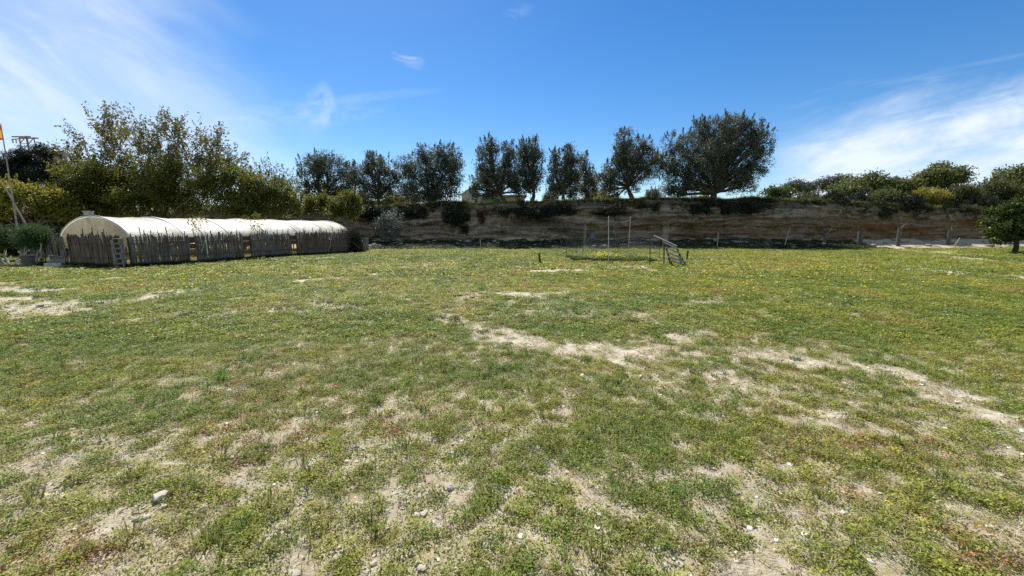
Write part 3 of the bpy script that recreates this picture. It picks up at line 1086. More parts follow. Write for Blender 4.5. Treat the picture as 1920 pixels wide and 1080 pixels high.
righttree('citrus_tree', 'small round lit citrus tree just right of the largest olive', 'citrus tree', 1462, 41,
          [(1455, 358, 20, 12), (1475, 360, 16, 11), (1440, 362, 12, 9), (1462, 368, 22, 9)], 'citrus', 70, 30, .5, .17, .09, .09, 41)
righttree('loquat_tree', 'spreading yellow green loquat tree with large leaves in the middle of the right terrace', 'loquat tree', 1620, 42,
          [(1608, 345, 28, 13), (1640, 333, 22, 13), (1583, 356, 24, 10), (1645, 350, 24, 13), (1605, 360, 30, 10)], 'loquat', 120, 26, .6, .26, .10, .1, 42)
righttree('loquat_tree', 'low yellow green loquat tree between the spreading one and the dark domed tree', 'loquat tree', 1695, 42,
          [(1685, 347, 22, 10), (1710, 345, 16, 11), (1700, 357, 26, 9)], 'loquat', 70, 26, .6, .26, .10, .1, 43)
righttree('fig_tree', 'dark domed broad leaved tree, the highest on the right terrace', 'tree', 1762, 42,
          [(1755, 328, 30, 16), (1785, 326, 26, 14), (1735, 340, 20, 13), (1770, 342, 34, 14), (1800, 333, 18, 11), (1765, 315, 18, 8)], 'loquat', 190, 30, .6, .24, .10, .14, 44, fork=.4)
righttree('fig_tree', 'broad leaved tree at the right edge of the picture above the orange tree', 'tree', 1900, 41,
          [(1895, 325, 26, 13), (1925, 322, 22, 14), (1880, 335, 18, 10), (1910, 340, 30, 12), (1950, 335, 30, 16)], 'loquat', 130, 30, .6, .24, .10, .12, 45)
FG = 'dark far trees on the right skyline'
for bx, sp, lab, sd in ((1502, [(1495, 350, 22, 10), (1515, 354, 18, 9)], 'dark far tree on the skyline left of the concrete post', 51),
                        (1553, [(1540, 347, 18, 11), (1560, 340, 16, 9), (1580, 336, 18, 9), (1565, 352, 24, 9)], 'wider dark far tree on the skyline between the concrete post and the spreading loquat', 52),
                        (1690, [(1672, 343, 18, 7), (1690, 345, 14, 7)], 'dark far tree peeping over the low loquat', 53)):
    righttree('far_tree', lab, 'tree', bx, 75, sp, 'olive', 70, 30, 1.0, .40, .12, .2, sd, FG, z=5.5)

BG = 'scrub bushes along the right part of the bank edge'
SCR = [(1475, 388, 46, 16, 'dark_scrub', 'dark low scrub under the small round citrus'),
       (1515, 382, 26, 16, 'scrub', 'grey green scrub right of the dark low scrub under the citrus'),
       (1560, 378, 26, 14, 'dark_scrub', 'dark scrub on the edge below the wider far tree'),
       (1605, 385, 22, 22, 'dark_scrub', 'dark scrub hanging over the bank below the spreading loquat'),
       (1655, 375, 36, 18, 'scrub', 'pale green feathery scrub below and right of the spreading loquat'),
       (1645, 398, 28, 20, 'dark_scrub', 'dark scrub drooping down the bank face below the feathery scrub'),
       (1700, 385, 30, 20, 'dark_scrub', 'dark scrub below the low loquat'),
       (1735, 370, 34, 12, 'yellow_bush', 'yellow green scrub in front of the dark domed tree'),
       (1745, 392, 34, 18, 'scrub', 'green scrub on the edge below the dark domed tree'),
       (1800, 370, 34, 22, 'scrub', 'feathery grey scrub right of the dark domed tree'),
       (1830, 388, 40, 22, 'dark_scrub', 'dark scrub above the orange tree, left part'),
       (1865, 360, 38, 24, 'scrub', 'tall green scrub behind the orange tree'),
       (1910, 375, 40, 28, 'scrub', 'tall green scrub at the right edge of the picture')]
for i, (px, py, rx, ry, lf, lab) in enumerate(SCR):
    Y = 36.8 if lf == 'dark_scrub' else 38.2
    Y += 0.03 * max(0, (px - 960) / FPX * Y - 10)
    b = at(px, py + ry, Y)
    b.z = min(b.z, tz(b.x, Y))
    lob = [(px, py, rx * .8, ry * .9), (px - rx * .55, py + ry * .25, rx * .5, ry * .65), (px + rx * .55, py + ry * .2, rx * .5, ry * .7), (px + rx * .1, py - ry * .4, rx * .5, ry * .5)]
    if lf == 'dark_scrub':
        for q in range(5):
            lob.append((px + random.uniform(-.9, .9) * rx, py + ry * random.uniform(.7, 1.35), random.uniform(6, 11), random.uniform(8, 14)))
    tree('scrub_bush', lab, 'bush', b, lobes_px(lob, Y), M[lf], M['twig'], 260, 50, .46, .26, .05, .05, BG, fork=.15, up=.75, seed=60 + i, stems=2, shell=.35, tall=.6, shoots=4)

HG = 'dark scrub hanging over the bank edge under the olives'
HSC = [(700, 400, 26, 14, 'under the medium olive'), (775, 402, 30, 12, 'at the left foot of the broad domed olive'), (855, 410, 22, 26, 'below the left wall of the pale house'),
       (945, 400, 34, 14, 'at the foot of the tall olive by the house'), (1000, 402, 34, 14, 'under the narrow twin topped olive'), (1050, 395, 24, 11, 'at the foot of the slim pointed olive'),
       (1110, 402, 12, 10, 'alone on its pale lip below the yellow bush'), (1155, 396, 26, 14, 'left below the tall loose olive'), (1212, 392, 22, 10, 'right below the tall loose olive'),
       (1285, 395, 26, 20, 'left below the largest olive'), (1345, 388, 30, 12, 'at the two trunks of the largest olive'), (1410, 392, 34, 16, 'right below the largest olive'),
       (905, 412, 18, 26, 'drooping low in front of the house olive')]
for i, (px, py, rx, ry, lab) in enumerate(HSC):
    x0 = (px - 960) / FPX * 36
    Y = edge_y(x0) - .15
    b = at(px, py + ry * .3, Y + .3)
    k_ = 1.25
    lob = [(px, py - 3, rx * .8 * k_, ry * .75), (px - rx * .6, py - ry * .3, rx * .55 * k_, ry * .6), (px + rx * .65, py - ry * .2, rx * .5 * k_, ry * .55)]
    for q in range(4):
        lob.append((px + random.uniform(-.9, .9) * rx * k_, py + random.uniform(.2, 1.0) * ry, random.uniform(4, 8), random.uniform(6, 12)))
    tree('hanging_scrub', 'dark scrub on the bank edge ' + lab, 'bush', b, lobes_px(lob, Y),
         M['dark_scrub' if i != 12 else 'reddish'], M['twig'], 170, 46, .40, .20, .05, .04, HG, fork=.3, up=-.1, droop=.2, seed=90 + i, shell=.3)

# bushes at the foot of the bank
b = at(728, 452, 33.6); b.z = gz(b.x, b.y)
tree('silver_shrub', 'silvery grey green shrub standing alone at the foot of the bank, right of the greenhouse', 'shrub', b,
     lobes_px([(722, 408, 16, 14), (740, 402, 14, 13), (728, 425, 22, 16), (712, 425, 12, 12), (745, 425, 12, 14), (728, 438, 18, 8)], 33.6), M['silver'], M['twig'], 100, 30, .38, .16, .05, .05, seed=120, stems=3, fork=.2)
b = at(1055, 457, 32.8); b.z = gz(b.x, b.y)
tree('sapling', 'thin dark sapling at the foot of the bank left of the wire pen', 'sapling', b,
     lobes_px([(1054, 418, 8, 12), (1060, 430, 8, 10), (1050, 436, 6, 8)], 32.8), M['dark_scrub'], M['twig'], 16, 16, .4, .14, .04, .03, seed=121, fork=.5)
b = at(1222, 455, 31.5); b.z = gz(b.x, b.y)
tree('sapling', 'thin dark sapling behind the slatted wooden rack', 'sapling', b,
     lobes_px([(1222, 425, 6, 12), (1228, 436, 7, 9)], 31.5), M['dark_scrub'], M['twig'], 10, 14, .35, .14, .04, .025, seed=122, fork=.5)
# orange tree on the right
g0 = gnd(1902, 474)
tree('orange_tree', 'round glossy green orange tree with a dark trunk at the right edge of the field', 'orange tree', (g0.x, g0.y, gz(g0.x, g0.y)),
     lobes_px([(1880, 405, 28, 22), (1862, 430, 24, 20), (1905, 400, 26, 22), (1900, 430, 34, 20), (1935, 420, 34, 30), (1915, 383, 16, 12), (1893, 390, 12, 9), (1850, 418, 10, 9), (1875, 447, 22, 10), (1935, 445, 24, 12)], g0.y, jit=.6),
     M['citrus'], M['dark_post'], 330, 34, .25, .17, .095, .14, fork=.55, seed=130, shell=.55, shoots=9)


# ------------------------------------------------------------------ greenhouse and its cane fences
F0, F1 = gnd(236, 504), gnd(676, 472)
ax = (F1 - F0).normalized()                # along the tunnel, going away
pn = Vector((-ax.y, ax.x, 0))              # to the left, across the tunnel
LEN = (F1 - F0).length
TW = 4.7                                   # tunnel width
pq_ = Vector((pn.x * math.cos(.14) - pn.y * math.sin(.14), pn.x * math.sin(.14) + pn.y * math.cos(.14), 0))   # line of its front end
SPRING, RISE = 1.18, 0.98
O = F0 + pn * .34 + ax * .45               # near right spring line foot
root = empty('polytunnel', O + pn * TW / 2, 'long low arched greenhouse covered in weathered white film, behind the cane fence', 'greenhouse')
TL = LEN - .9


def arch(u, s, lift=0.0):
    a = math.pi * u
    t_ = -math.cos(a) * .55 + (2 * u - 1) * .45
    return O + ax * s + pq_ * (TW / 2 + t_ * (TW / 2 + lift)) + Vector((0, 0, SPRING + max(0, 1 - t_ * t_) ** .72 * (RISE + lift)))


hoops = 7
cov = MB()
rows = []
ns, nu = 84, 30
for i in range(ns + 1):
    s = TL * i / ns
    ph = (i / ns * (hoops - 1)) % 1.0
    sag = -.06 * math.sin(math.pi * ph) ** .7
    row = []
    for j in range(nu + 1):
        u = j / nu
        p = arch(u, s, .03 + sag)
        p.z += .018 * math.sin(7 * s + 9 * u) * math.sin(math.pi * u) + .05 * (float(fbm(np.array([s]), np.array([u * 6]), .9, 7, 3)[0]) - .5)
        row.append(p)
    row.insert(0, row[0] - Vector((0, 0, .16 + .05 * math.sin(s * 3))))
    row.append(row[-1] - Vector((0, 0, .16)))
    rows.append(row)
cov.grid(rows)
M['film'] = cover_material()
cov.build('cover', M['film'], root, smooth=True)
for h in range(hoops):
    s = TL * h / (hoops - 1)
    hb = MB()
    hb.tube([arch(0, s) - Vector((0, 0, SPRING + .05))] + [arch(k / 18, s, .012) for k in range(19)] + [arch(1, s) - Vector((0, 0, SPRING + .05))], .024, 6)
    hb.build('hoop', M['tunnel_metal'], root, smooth=True)
    st = MB()
    st.grid([[arch(k / 24, max(0, min(TL, s + e)), .052) for k in range(25)] for e in (-.03, .03)])
    st.build('seam_strip', M['tunnel_metal'], root, smooth=True)
# gables of yellowed film inside the end hoops
M['gable'] = surf('yellowed_film', (.40, .36, .25), (.54, .50, .38), 1.6, .6, .15, transl=.55, c3=(.33, .29, .20))
for s, nm in ((.02, 'gable'), (TL - .02, 'gable')):
    gb = MB()
    top = [arch(k / 20, s, -.03) for k in range(21)]
    bot = [Vector((p.x, p.y, SPRING - .32)) for p in top]
    gb.grid([top, bot])
    gb.build(nm, M['gable'], root)
vb = MB()
pv = arch(.56, .15, .10)
vb.box(pv + Vector((0, 0, .05)), (.20, .24, .14)).box(pv + Vector((0, 0, .14)), (.24, .28, .04))
vb.build('ridge_vent', M['white_plastic'], root)
for q in (0, 1):
    br = MB()
    br.bar(arch(q, 0) + Vector((0, 0, -.02)), arch(q, TL) + Vector((0, 0, -.02)), .05, .05)
    br.build('eave_rail', M['tunnel_metal'], root)


def cane_panel(label, a, b, hmin, hmax, mat, step=.017, tall=.18, seed=1, lean=.05, name='cane_fence_panel'):
    rr = random.Random(seed)
    a, b = Vector(a), Vector(b)
    L = (b - a).length
    d = (b - a) / L
    nrm = Vector((d.y, -d.x, 0))
    if nrm.dot(Vector((.6, -.8, 0))) < 0: nrm = -nrm      # towards the open field
    base = a.lerp(b, .5)
    base.z = gz(base.x, base.y)
    root = empty(name, base, label, 'cane fence', 'cane fence panels round the greenhouse')
    mb = MB()
    s = 0.0
    cl = 0
    while s < L:
        p = a + d * s
        p.z = gz(p.x, p.y) - .03
        h = rr.uniform(hmin, hmax)
        cl = cl * .8 + rr.uniform(-1, 1)
        h += tall * max(0, cl * .6) * rr.random()
        if rr.random() < .09: h += rr.uniform(.05, .34)
        if rr.random() < .07: h -= rr.uniform(.1, .5)
        rad = rr.uniform(.012, .027)
        o = nrm * rr.uniform(-.03, .03)
        ti = d * rr.gauss(0, lean) + nrm * rr.gauss(0, .015)
        top = p + o + ti * h + Vector((0, 0, h))
        mid = p + o + ti * h * .5 + Vector((0, 0, h * .5)) + d * rr.gauss(0, .008)
        mb.tube([p + o, mid, top], [rad, rad * .95, rad * rr.uniform(.6, .95)], 5)
        s += rr.uniform(.6, 1.3) * step * (1 if rr.random() > .04 else 2.3)
    mb.build('canes', mat, root)
    for hz in (.42, 1.0):
        w = MB()
        pts = []
        for k in range(13):
            p = a.lerp(b, k / 12)
            p.z = gz(p.x, p.y) + hz + .03 * math.sin(k * 1.7 + seed)
            pts.append(p + nrm * .05)
        w.tube(pts, .012, 5)
        w.build('binding_wire', M['wire'], root)
    for q in (0.0, .5, 1.0):
        p = a.lerp(b, q)
        p.z = gz(p.x, p.y)
        k = MB()
        k.tube([p - nrm * .07 - Vector((0, 0, .1)), p - nrm * .07 + Vector((0, 0, hmax - .1))], .035, 7)
        k.build('post', M['dark_post'], root)
    return root


def fpt(px):                               # point of the fence line seen at picture column px
    k = (px - 960) / FPX
    # |F0 + ax*s| with x = k*depth ; camera depth differs little from Y near the horizon
    kk = k / 1.005
    s = (kk * F0.y - F0.x) / (ax.x - kk * ax.y)
    return F0 + ax * s


cane_panel('nearest long panel of grey canes with ragged tops, right of the hollow block stack', fpt(243), fpt(354), 1.22, 1.34, M['cane'], seed=1, tall=.20)
cane_panel('second grey cane panel along the greenhouse, between the first and second dark gaps', fpt(370), fpt(456), 1.22, 1.36, M['cane'], seed=2, tall=.24)
cane_panel('third grey cane panel along the greenhouse, with a dark hole low in it', fpt(472), fpt(546), 1.24, 1.38, M['cane'], seed=3, tall=.24)
cane_panel('farthest long panel of brownish canes, ending at the dark bush', fpt(558), fpt(676), 1.32, 1.46, M['cane_brown'], seed=4, tall=.16)
G1 = F0 - ax * .05
GL = F0 + pq_ * (TW + .75)
cane_panel('front panel of brown canes across the gable of the greenhouse', G1.lerp(GL, .04), G1.lerp(GL, .60), 1.20, 1.42, M['cane_brown'], seed=5, tall=.18)
cane_panel('leaning loose grey canes at the left corner of the greenhouse front', G1.lerp(GL, .62), G1.lerp(GL, 1.10), 1.15, 1.5, M['cane'], seed=6, tall=.25, lean=.12, step=.075)
B0 = F0 + pq_ * (TW + .75)
cane_panel('rear cane panel on the far side of the greenhouse, seen through the gaps', B0 + ax * .3, B0 + ax * (LEN - .3), 1.15, 1.3, M['cane_brown'], seed=7, step=.07)
cane_panel('end cane panel closing the far end of the greenhouse', F1 + ax * .1, F1 + ax * .1 + pn * (TW + .7), 1.2, 1.35, M['cane_brown'], seed=8, step=.07)
for i, (p0, p1, lab) in enumerate(((352, 370, 'rusty board across the first dark gap in the cane fence'), (456, 472, 'rusty board across the second dark gap in the cane fence'), (546, 558, 'rusty board across the third dark gap in the cane fence'))):
    a, b = fpt(p0), fpt(p1)
    base = a.lerp(b, .5); base.z = gz(base.x, base.y)
    r_ = empty('gap_board', base + pn * .12, lab, 'board', 'rusty boards in the fence gaps')
    k = MB()
    for z0, z1 in ((1.0, 1.24), (.72, .93)):
        k.bar(a + pn * .12 + Vector((0, 0, (z0 + z1) / 2)), b + pn * .12 + Vector((0, 0, (z0 + z1) / 2)), .02, z1 - z0)
    k.build('plank', M['rust'], r_)
    for q in (a, b):
        k = MB()
        k.tube([q + pn * .06 - Vector((0, 0, .1)), q + pn * .06 + Vector((0, 0, 1.3))], .04, 7)
        k.build('post', M['dark_post'], r_)

# hollow concrete blocks at the near corner
C0 = F0 - ax * .10 - pn * .02
rotb = math.atan2(ax.y, ax.x)


def hollow_block(label, base, rz):
    me_ = MB()
    L_, W_, H_ = .25, .20, .20
    # half block lying on its side, its square hollow facing out
    for c, s in (((-.11, 0, .10), (.03, W_, H_)), ((.11, 0, .10), (.03, W_, H_)),
                 ((0, 0, .015), (.19, W_, .03)), ((0, 0, .185), (.19, W_, .03)), ((0, .085, .10), (.19, .03, .14))):
        me_.box(c, s)
    o = me_.build('hollow_block', M['block'])
    o.location = base
    o.rotation_euler = (0, 0, rz)
    bv = o.modifiers.new('bevel', 'BEVEL'); bv.width = .006; bv.segments = 2
    tag(o, label, 'block', 'hollow blocks stacked at the fence corner')
    return o


ords = ['lowest', 'second from the bottom', 'third from the bottom', 'fourth from the bottom', 'fifth from the bottom', 'topmost']
for k in range(6):
    hollow_block('pale hollow concrete block, %s of the stack at the near fence corner' % ords[k], (C0.x + .01 * (k % 2), C0.y - .02 * (k % 3), gz(C0.x, C0.y) + k * .203), rotb - 1.0 + .05 * math.sin(k * 2))
k = MB()
pq = F0 + pn * .30 - ax * .18
k.box((pq.x, pq.y, .56), (.075, .06, 1.24))
o = k.build('concrete_post', M['block'], origin=(pq.x, pq.y, 0))
tag(o, 'pale upright concrete post left of the hollow block stack at the fence corner', 'post')
k = MB()
pq = gnd(687, 470)
k.box((pq.x, pq.y, .42), (.32, .22, .95))
k.box((pq.x, pq.y, .92), (.36, .26, .06))
o = k.build('concrete_pillar', M['block'], origin=(pq.x, pq.y, 0))
tag(o, 'short grey concrete pillar just past the far end of the cane fence', 'pillar')
# dark bush at the far end of the fence
pb = F1 - ax * .5 - pn * .35
pb.z = gz(pb.x, pb.y)
tree('dark_bush', 'dark clipped bush against the far end of the cane fence', 'bush', pb,
     lobes_px([(652, 450, 14, 18), (668, 452, 12, 20), (660, 436, 12, 8), (640, 440, 8, 8), (672, 466, 9, 9), (655, 466, 12, 10)], pb.y), M['dark_scrub'], M['twig'], 150, 60, .32, .12, .03, .05, seed=140, up=.5, stems=2, fork=.1)
# little saplings rising between fence and film
for i, (px, py, lab) in enumerate(((368, 412, 'left slender sapling in front of the white greenhouse film'), (475, 410, 'right slender forked sapling in front of the white greenhouse film'), (613, 420, 'bare thin sapling stem near the far end of the greenhouse film'))):
    p = fpt(px) + pn * .12
    p.z = gz(p.x, p.y)
    sp_ = [(px - 10, py, 9, 6), (px + 10, py - 3, 9, 6), (px + 2, py + 14, 10, 5)] if i < 2 else [(px, py - 22, 5, 4)]
    tree('sapling', lab, 'sapling', p, lobes_px(sp_, p.y), M['mimosa'], M['pale_bark'], 9 if i < 2 else 4, 14, .3, .12, .04, .022, 'saplings along the greenhouse', fork=.6, seed=150 + i, limbs_in=3)

# ------------------------------------------------------------------ left edge: poles, flag, shrubs, bucket
def pole_between(name, label, cat, a, b, r0, r1, mat, group=None):
    a, b = Vector(a), Vector(b)
    mb = MB()
    n = 6
    pts = [a.lerp(b, i / n) + Vector((random.gauss(0, .006), random.gauss(0, .006), 0)) for i in range(n + 1)]
    mb.tube(pts, [r0 + (r1 - r0) * i / n for i in range(n + 1)], 8)
    o = mb.build(name, mat, origin=a, smooth=False)
    return tag(o, label, cat, group)


YF = 17.6
pa = at(41, 480, YF); pa.z = gz(pa.x, pa.y) - .1
pole_between('flag_pole', 'thin leaning flagpole of grey cane at the left edge', 'flagpole', pa, at(1, 232, YF), .040, .018, M['grey_wood'])
f0, f1 = at(1.5, 236, YF), at(5, 263, YF)
fb = MB()
fb.grid([[f0.lerp(f1, j / 6) + Vector((-.95 * i / 12 + .02, .10 * math.sin(i * .9) * i / 12, -.10 * (i / 12) ** 2 + .012)) for j in range(7)] for i in range(13)])
o = fb.build('flag', flag_material(), origin=f1, smooth=True)
tag(o, 'red and yellow flag flying from the thin pole at the left edge', 'flag')
pa = at(64, 448, 17.9); pb_ = at(2, 338, 17.9)
pa2 = pa + (pa - pb_).normalized() * 1.0
pole_between('leaning_pole', 'grey wooden pole leaning steeply to the left across the flagpole', 'pole', pa2, pb_, .034, .024, M['grey_wood'])
SGp = 'needle leaved shrubs on pale stems at the left edge'
for bx, sp, lab, sd in ((18, [(0, 440, 24, 14), (25, 447, 22, 12), (10, 455, 28, 10)], 'left needle leaved shrub on pale stems at the picture edge', 160),
                        (62, [(60, 435, 22, 14), (75, 447, 20, 14), (50, 450, 18, 12), (88, 455, 14, 14)], 'right needle leaved shrub on pale stems, behind the grey barrel', 161)):
    b = at(bx, 490, 17.2); b.z = gz(b.x, b.y)
    tree('needle_shrub', lab, 'shrub', b, lobes_px(sp, 17.2), M['needle'], M['pale_bark'], 170, 60, .30, .15, .018, .055, SGp, fork=.55, seed=sd, stems=4, up=.3)
for bx, sp, lab, sd in ((20, [(5, 462, 26, 16), (35, 468, 20, 14), (20, 448, 24, 12)], 'dark tangled shrub behind the barrel at the picture edge', 162),
                        (98, [(88, 462, 16, 16), (105, 452, 12, 18), (112, 470, 10, 14), (98, 438, 10, 9)], 'dark tangled shrub against the leaning loose canes', 163)):
    b = at(bx, 482, 18.9); b.z = gz(b.x, b.y)
    tree('tangled_shrub', lab, 'shrub', b, lobes_px(sp, 18.9), M['dark_scrub'], M['twig'], 120, 50, .3, .15, .035, .04, fork=.2, seed=sd, stems=3, up=.5, shoots=4, shell=.3)
# barrel
g1 = gnd(55, 503)
base = Vector((g1.x, g1.y, gz(g1.x, g1.y)))
root = empty('barrel', base, 'blue grey plastic barrel standing beside the cane fence corner at the left', 'barrel')
bm_ = MB()
prof = [(q * .74, w * .92) for q, w in [(.20, .0), (.215, .03), (.235, .2), (.232, .215), (.245, .23), (.25, .40), (.262, .42), (.265, .54), (.285, .55), (.285, .58), (.262, .585), (.255, .5), (.21, .03)]]
rowsb = []
for rd, zz in prof:
    rowsb.append([base + Vector((math.cos(2 * math.pi * k / 24) * rd, math.sin(2 * math.pi * k / 24) * rd, zz)) for k in range(25)])
bm_.grid(rowsb)
bm_.f.append(list(range(24))[::-1])
bm_.build('body', M['bucket'], root, smooth=True)
hn = MB()
hn.tube([base + Vector((-.205, 0, .51)), base + Vector((-.23, -.05, .42)), base + Vector((-.15, -.20, .35)), base + Vector((.08, -.23, .35)), base + Vector((.22, -.08, .43)), base + Vector((.205, 0, .51))], .006, 5)
hn.build('handle', M['wire'], root)
# pale block and broken crate
g1 = gnd(39, 498)
k = MB(); k.box((g1.x, g1.y, .13), (.16, .20, .30))
o = k.build('limestone_block', M['stone'], origin=(g1.x, g1.y, 0))
bv = o.modifiers.new('bevel', 'BEVEL'); bv.width = .02; bv.segments = 2
tag(o, 'small pale cut stone block left of the grey barrel', 'block')


def crate(label, base, rot, sx, sy, sz, mat):
    root = empty('plastic_crate', base, label, 'crate', 'discarded crates by the greenhouse corner')
    root.rotation_euler = rot
    t = .018
    def part(nm, c, s):
        mb = MB(); mb.box(c, s); o = mb.build(nm, mat, None)
        o.parent = root
    part('bottom', (0, 0, t / 2), (sx, sy, t))
    for s in (-1, 1):
        mb = MB()
        for j in range(3):
            mb.box((s * (sx / 2 - t / 2), 0, t + .03 + j * (sz - .05) / 2.4), (t, sy - 2 * t - .002, .06))
        o = mb.build('side_panel', mat, None); o.parent = root
        mb = MB()
        for j in range(3):
            mb.box((0, s * (sy / 2 - t / 2), t + .03 + j * (sz - .05) / 2.4), (sx - 2 * t - .002, t, .06))
        o = mb.build('end_panel', mat, None); o.parent = root
        for q in (-1, 1):
            part('corner_post', (s * (sx / 2 - t / 2), q * (sy / 2 - t / 2), sz / 2 + t), (t + .004, t + .004, sz))
    return root


g1 = gnd(104, 503)
crate('dirty white crate lying flat in front of the leaning canes', (g1.x, g1.y, gz(g1.x, g1.y)), (0, 0, .5), .48, .34, .20, M['white_plastic'])
g1 = gnd(92, 503)
crate('dirty white crate tipped up on its edge beside the flat one', (g1.x - .1, g1.y + .35, gz(g1.x, g1.y) + .24), (R(50), R(15), 1.0), .44, .30, .20, M['white_plastic'])

# steel pylon behind the pine
YP = 58.0
pz = at(50, 258, YP)
b0 = Vector((pz.x, YP, tz(pz.x, YP) - .2))
root = empty('power_pylon', b0, 'rusty steel pylon top with a crossarm rising behind the dark pine', 'pylon')
topz = pz.z
legL, legR = MB(), MB()
for s in (-1, 1):
    for q in (-1, 1):
        lg = MB()
        lg.bar(b0 + Vector((s * .65, q * .5, 0)), Vector((pz.x + s * .55, YP + q * .4, topz)), .12, .12)
        lg.build('leg', M['pylon'], root)
zl = b0.z + 1
while zl < topz - .5:
    for q in (-1, 1):
        br = MB()
        br.bar((pz.x - .6, YP + q * .45, zl), (pz.x + .58, YP + q * .45, zl + 1.1), .07, .07)
        br.bar((pz.x + .6, YP + q * .45, zl), (pz.x - .60, YP + q * .45, zl), .07, .07)
        br.build('brace', M['pylon'], root)
    zl += 1.15
ca_ = MB()
ca_.box((pz.x - .2, YP - .45, topz + .02), (2.6, .14, .16)).box((pz.x - .2, YP + .45, topz + .02), (2.6, .14, .16))
ca_.bar((pz.x - 2.2, YP, topz - .25), (pz.x - .5, YP, topz - .1), .1, .1)
ca_.build('crossarm', M['pylon'], root)
for sx in (-2.1, -1.6, -1.1):
    ins = MB()
    for j in range(4):
        ins.tube([(pz.x + sx, YP, topz - .30 - j * .13), (pz.x + sx, YP, topz - .38 - j * .13)], [.12, .05], 8)
    ins.build('insulator', M['insul'], root)

# ------------------------------------------------------------------ house on the terrace
YH = 49.0
h0, h1 = at(866, 388, YH), at(984, 388, YH)
zb = h0.z - .8
eave = at(866, 364, YH).z
ridge = at(880, 352, YH).z
root = empty('house', (h0.x, YH, zb), 'pale low house with a gable, half hidden behind the tall olive', 'house')
w = MB()
gw = 2.3
w.v += [Vector((h0.x, YH, zb)), Vector((h0.x + gw, YH, zb)), Vector((h0.x + gw, YH, eave)), Vector((h0.x + gw / 2, YH, ridge)), Vector((h0.x, YH, eave)),
        Vector((h0.x, YH + 7, zb)), Vector((h0.x + gw, YH + 7, zb)), Vector((h0.x + gw, YH + 7, eave)), Vector((h0.x + gw / 2, YH + 7, ridge)), Vector((h0.x, YH + 7, eave))]
w.f += [[0, 1, 2, 3, 4], [9, 8, 7, 6, 5], [0, 4, 9, 5], [1, 6, 7, 2]]
w.build('gable_wing', M['wall_pale'], root)
rf = MB()
for sgn in (-1, 1):
    x0 = h0.x + gw / 2
    x1 = h0.x + gw / 2 + sgn * (gw / 2 + .12)
    zr, ze = ridge + .10, eave - .02
    rf.v += [Vector((x0, YH - .10, zr)), Vector((x1, YH - .10, ze)), Vector((x1, YH + 7.1, ze)), Vector((x0, YH + 7.1, zr)),
             Vector((x0, YH - .10, zr - .08)), Vector((x1, YH - .10, ze - .08)), Vector((x1, YH + 7.1, ze - .08)), Vector((x0, YH + 7.1, zr - .08))]
    n = len(rf.v) - 8
    rf.f += [[n, n + 1, n + 2, n + 3], [n + 7, n + 6, n + 5, n + 4], [n, n + 4, n + 5, n + 1], [n + 1, n + 5, n + 6, n + 2], [n + 2, n + 6, n + 7, n + 3]]
rf.build('roof', M['wall_pale'], root)
ew = MB()
ztop = at(940, 368, YH).z
ew.box((h0.x + gw + (h1.x - h0.x - gw) / 2 + .01, YH + 2.2, (zb + ztop) / 2), (h1.x - h0.x - gw, 3.4, ztop - zb))
ew.build('wall', M['wall_pale'], root)
rr_ = MB()
rr_.box((h0.x + gw + (h1.x - h0.x - gw) / 2 + .1, YH + 2.1, ztop + .09), (h1.x - h0.x - gw + .3, 3.9, .18))
rr_.build('flat_roof', M['roof_tile'], root)
wd = MB(); wd.box((h0.x + gw * .78, YH - .012, at(882, 376, YH).z), (.32, .05, 1.0)); wd.build('window', M['window_dark'], root)
wd = MB(); wd.box((h0.x + gw + 2.1, YH + .49, at(905, 378, YH).z), (.8, .05, .7)); wd.build('window', M['window_dark'], root)

# wire fence on the terrace
root = empty('wire_fence', (3, 43, tz(3, 43)), 'thin wire fence with slim posts on the grass terrace behind the olives', 'wire fence')
fx = [2.0, 4.2, 6.4, 8.6, 10.8, 13.0, 15.2, 17.4, 19.6]
for x in fx:
    k = MB(); z = tz(x, 43.0)
    k.tube([(x, 43, z - .2), (x + random.gauss(0, .02), 43, z + 1.7)], .03, 6)
    k.build('post', M['galv'], root)
for hz in (.5, 1.0, 1.6):
    k = MB(); k.tube([(x, 43, tz(x, 43.0) + hz) for x in fx], .008, 4); k.build('wire', M['galv'], root)
b = at(1533, 372, 40); b.z = tz(b.x, 40)
k = MB(); k.box((b.x, b.y, b.z + .85), (.13, .13, 1.9)); k.box((b.x, b.y, b.z + 1.83), (.10, .10, .06))
tag(k.build('concrete_post', M['block'], origin=b), 'lone pale concrete post standing in the scrub on the right terrace', 'post')

# ------------------------------------------------------------------ wire pen with yellow flowers
def pt(px, pyb, pyt, dx_=0.0):
    g = gnd(px, pyb)
    g.z = gz(g.x, g.y)
    return g, at(px + dx_, pyt, g.y)


root = empty('wire_pen', gnd(1150, 490), 'small open wire pen with thin upright poles round a patch of yellow flowers', 'pen')
PL = [(1061, 491, 446, 1), (1141, 495, 405, 0), (1177.5, 479, 406, 4.5), (1218, 498, 445, 0), (1237, 486, 412, -1.5), (1073.5, 479, 464, -1), (1081, 480, 467, 0), (1092, 482, 412, 5)]
pts_ = []
for i, (px, pb2, ptop, dxx) in enumerate(PL):
    a, b = pt(px, pb2, ptop, dxx)
    k = MB()
    rad = .017 if i in (1, 2) else .014 if i != 3 else .020
    k.tube([a - Vector((0, 0, .1)), a.lerp(b, .5) + Vector((random.gauss(0, .01), 0, 0)), b], rad, 7)
    k.build('pole', M['galv'] if i in (1, 2) else M['dark_post'], root)
    pts_.append((a, b))
k = MB()
a, b = pts_[1][1], pts_[2][1]
k.tube([a.lerp(b, i / 12) - Vector((0, 0, .18 + .13 * math.sin(math.pi * i / 12))) for i in range(13)], .011, 6)
k.build('rope', M['pale_bark'], root)
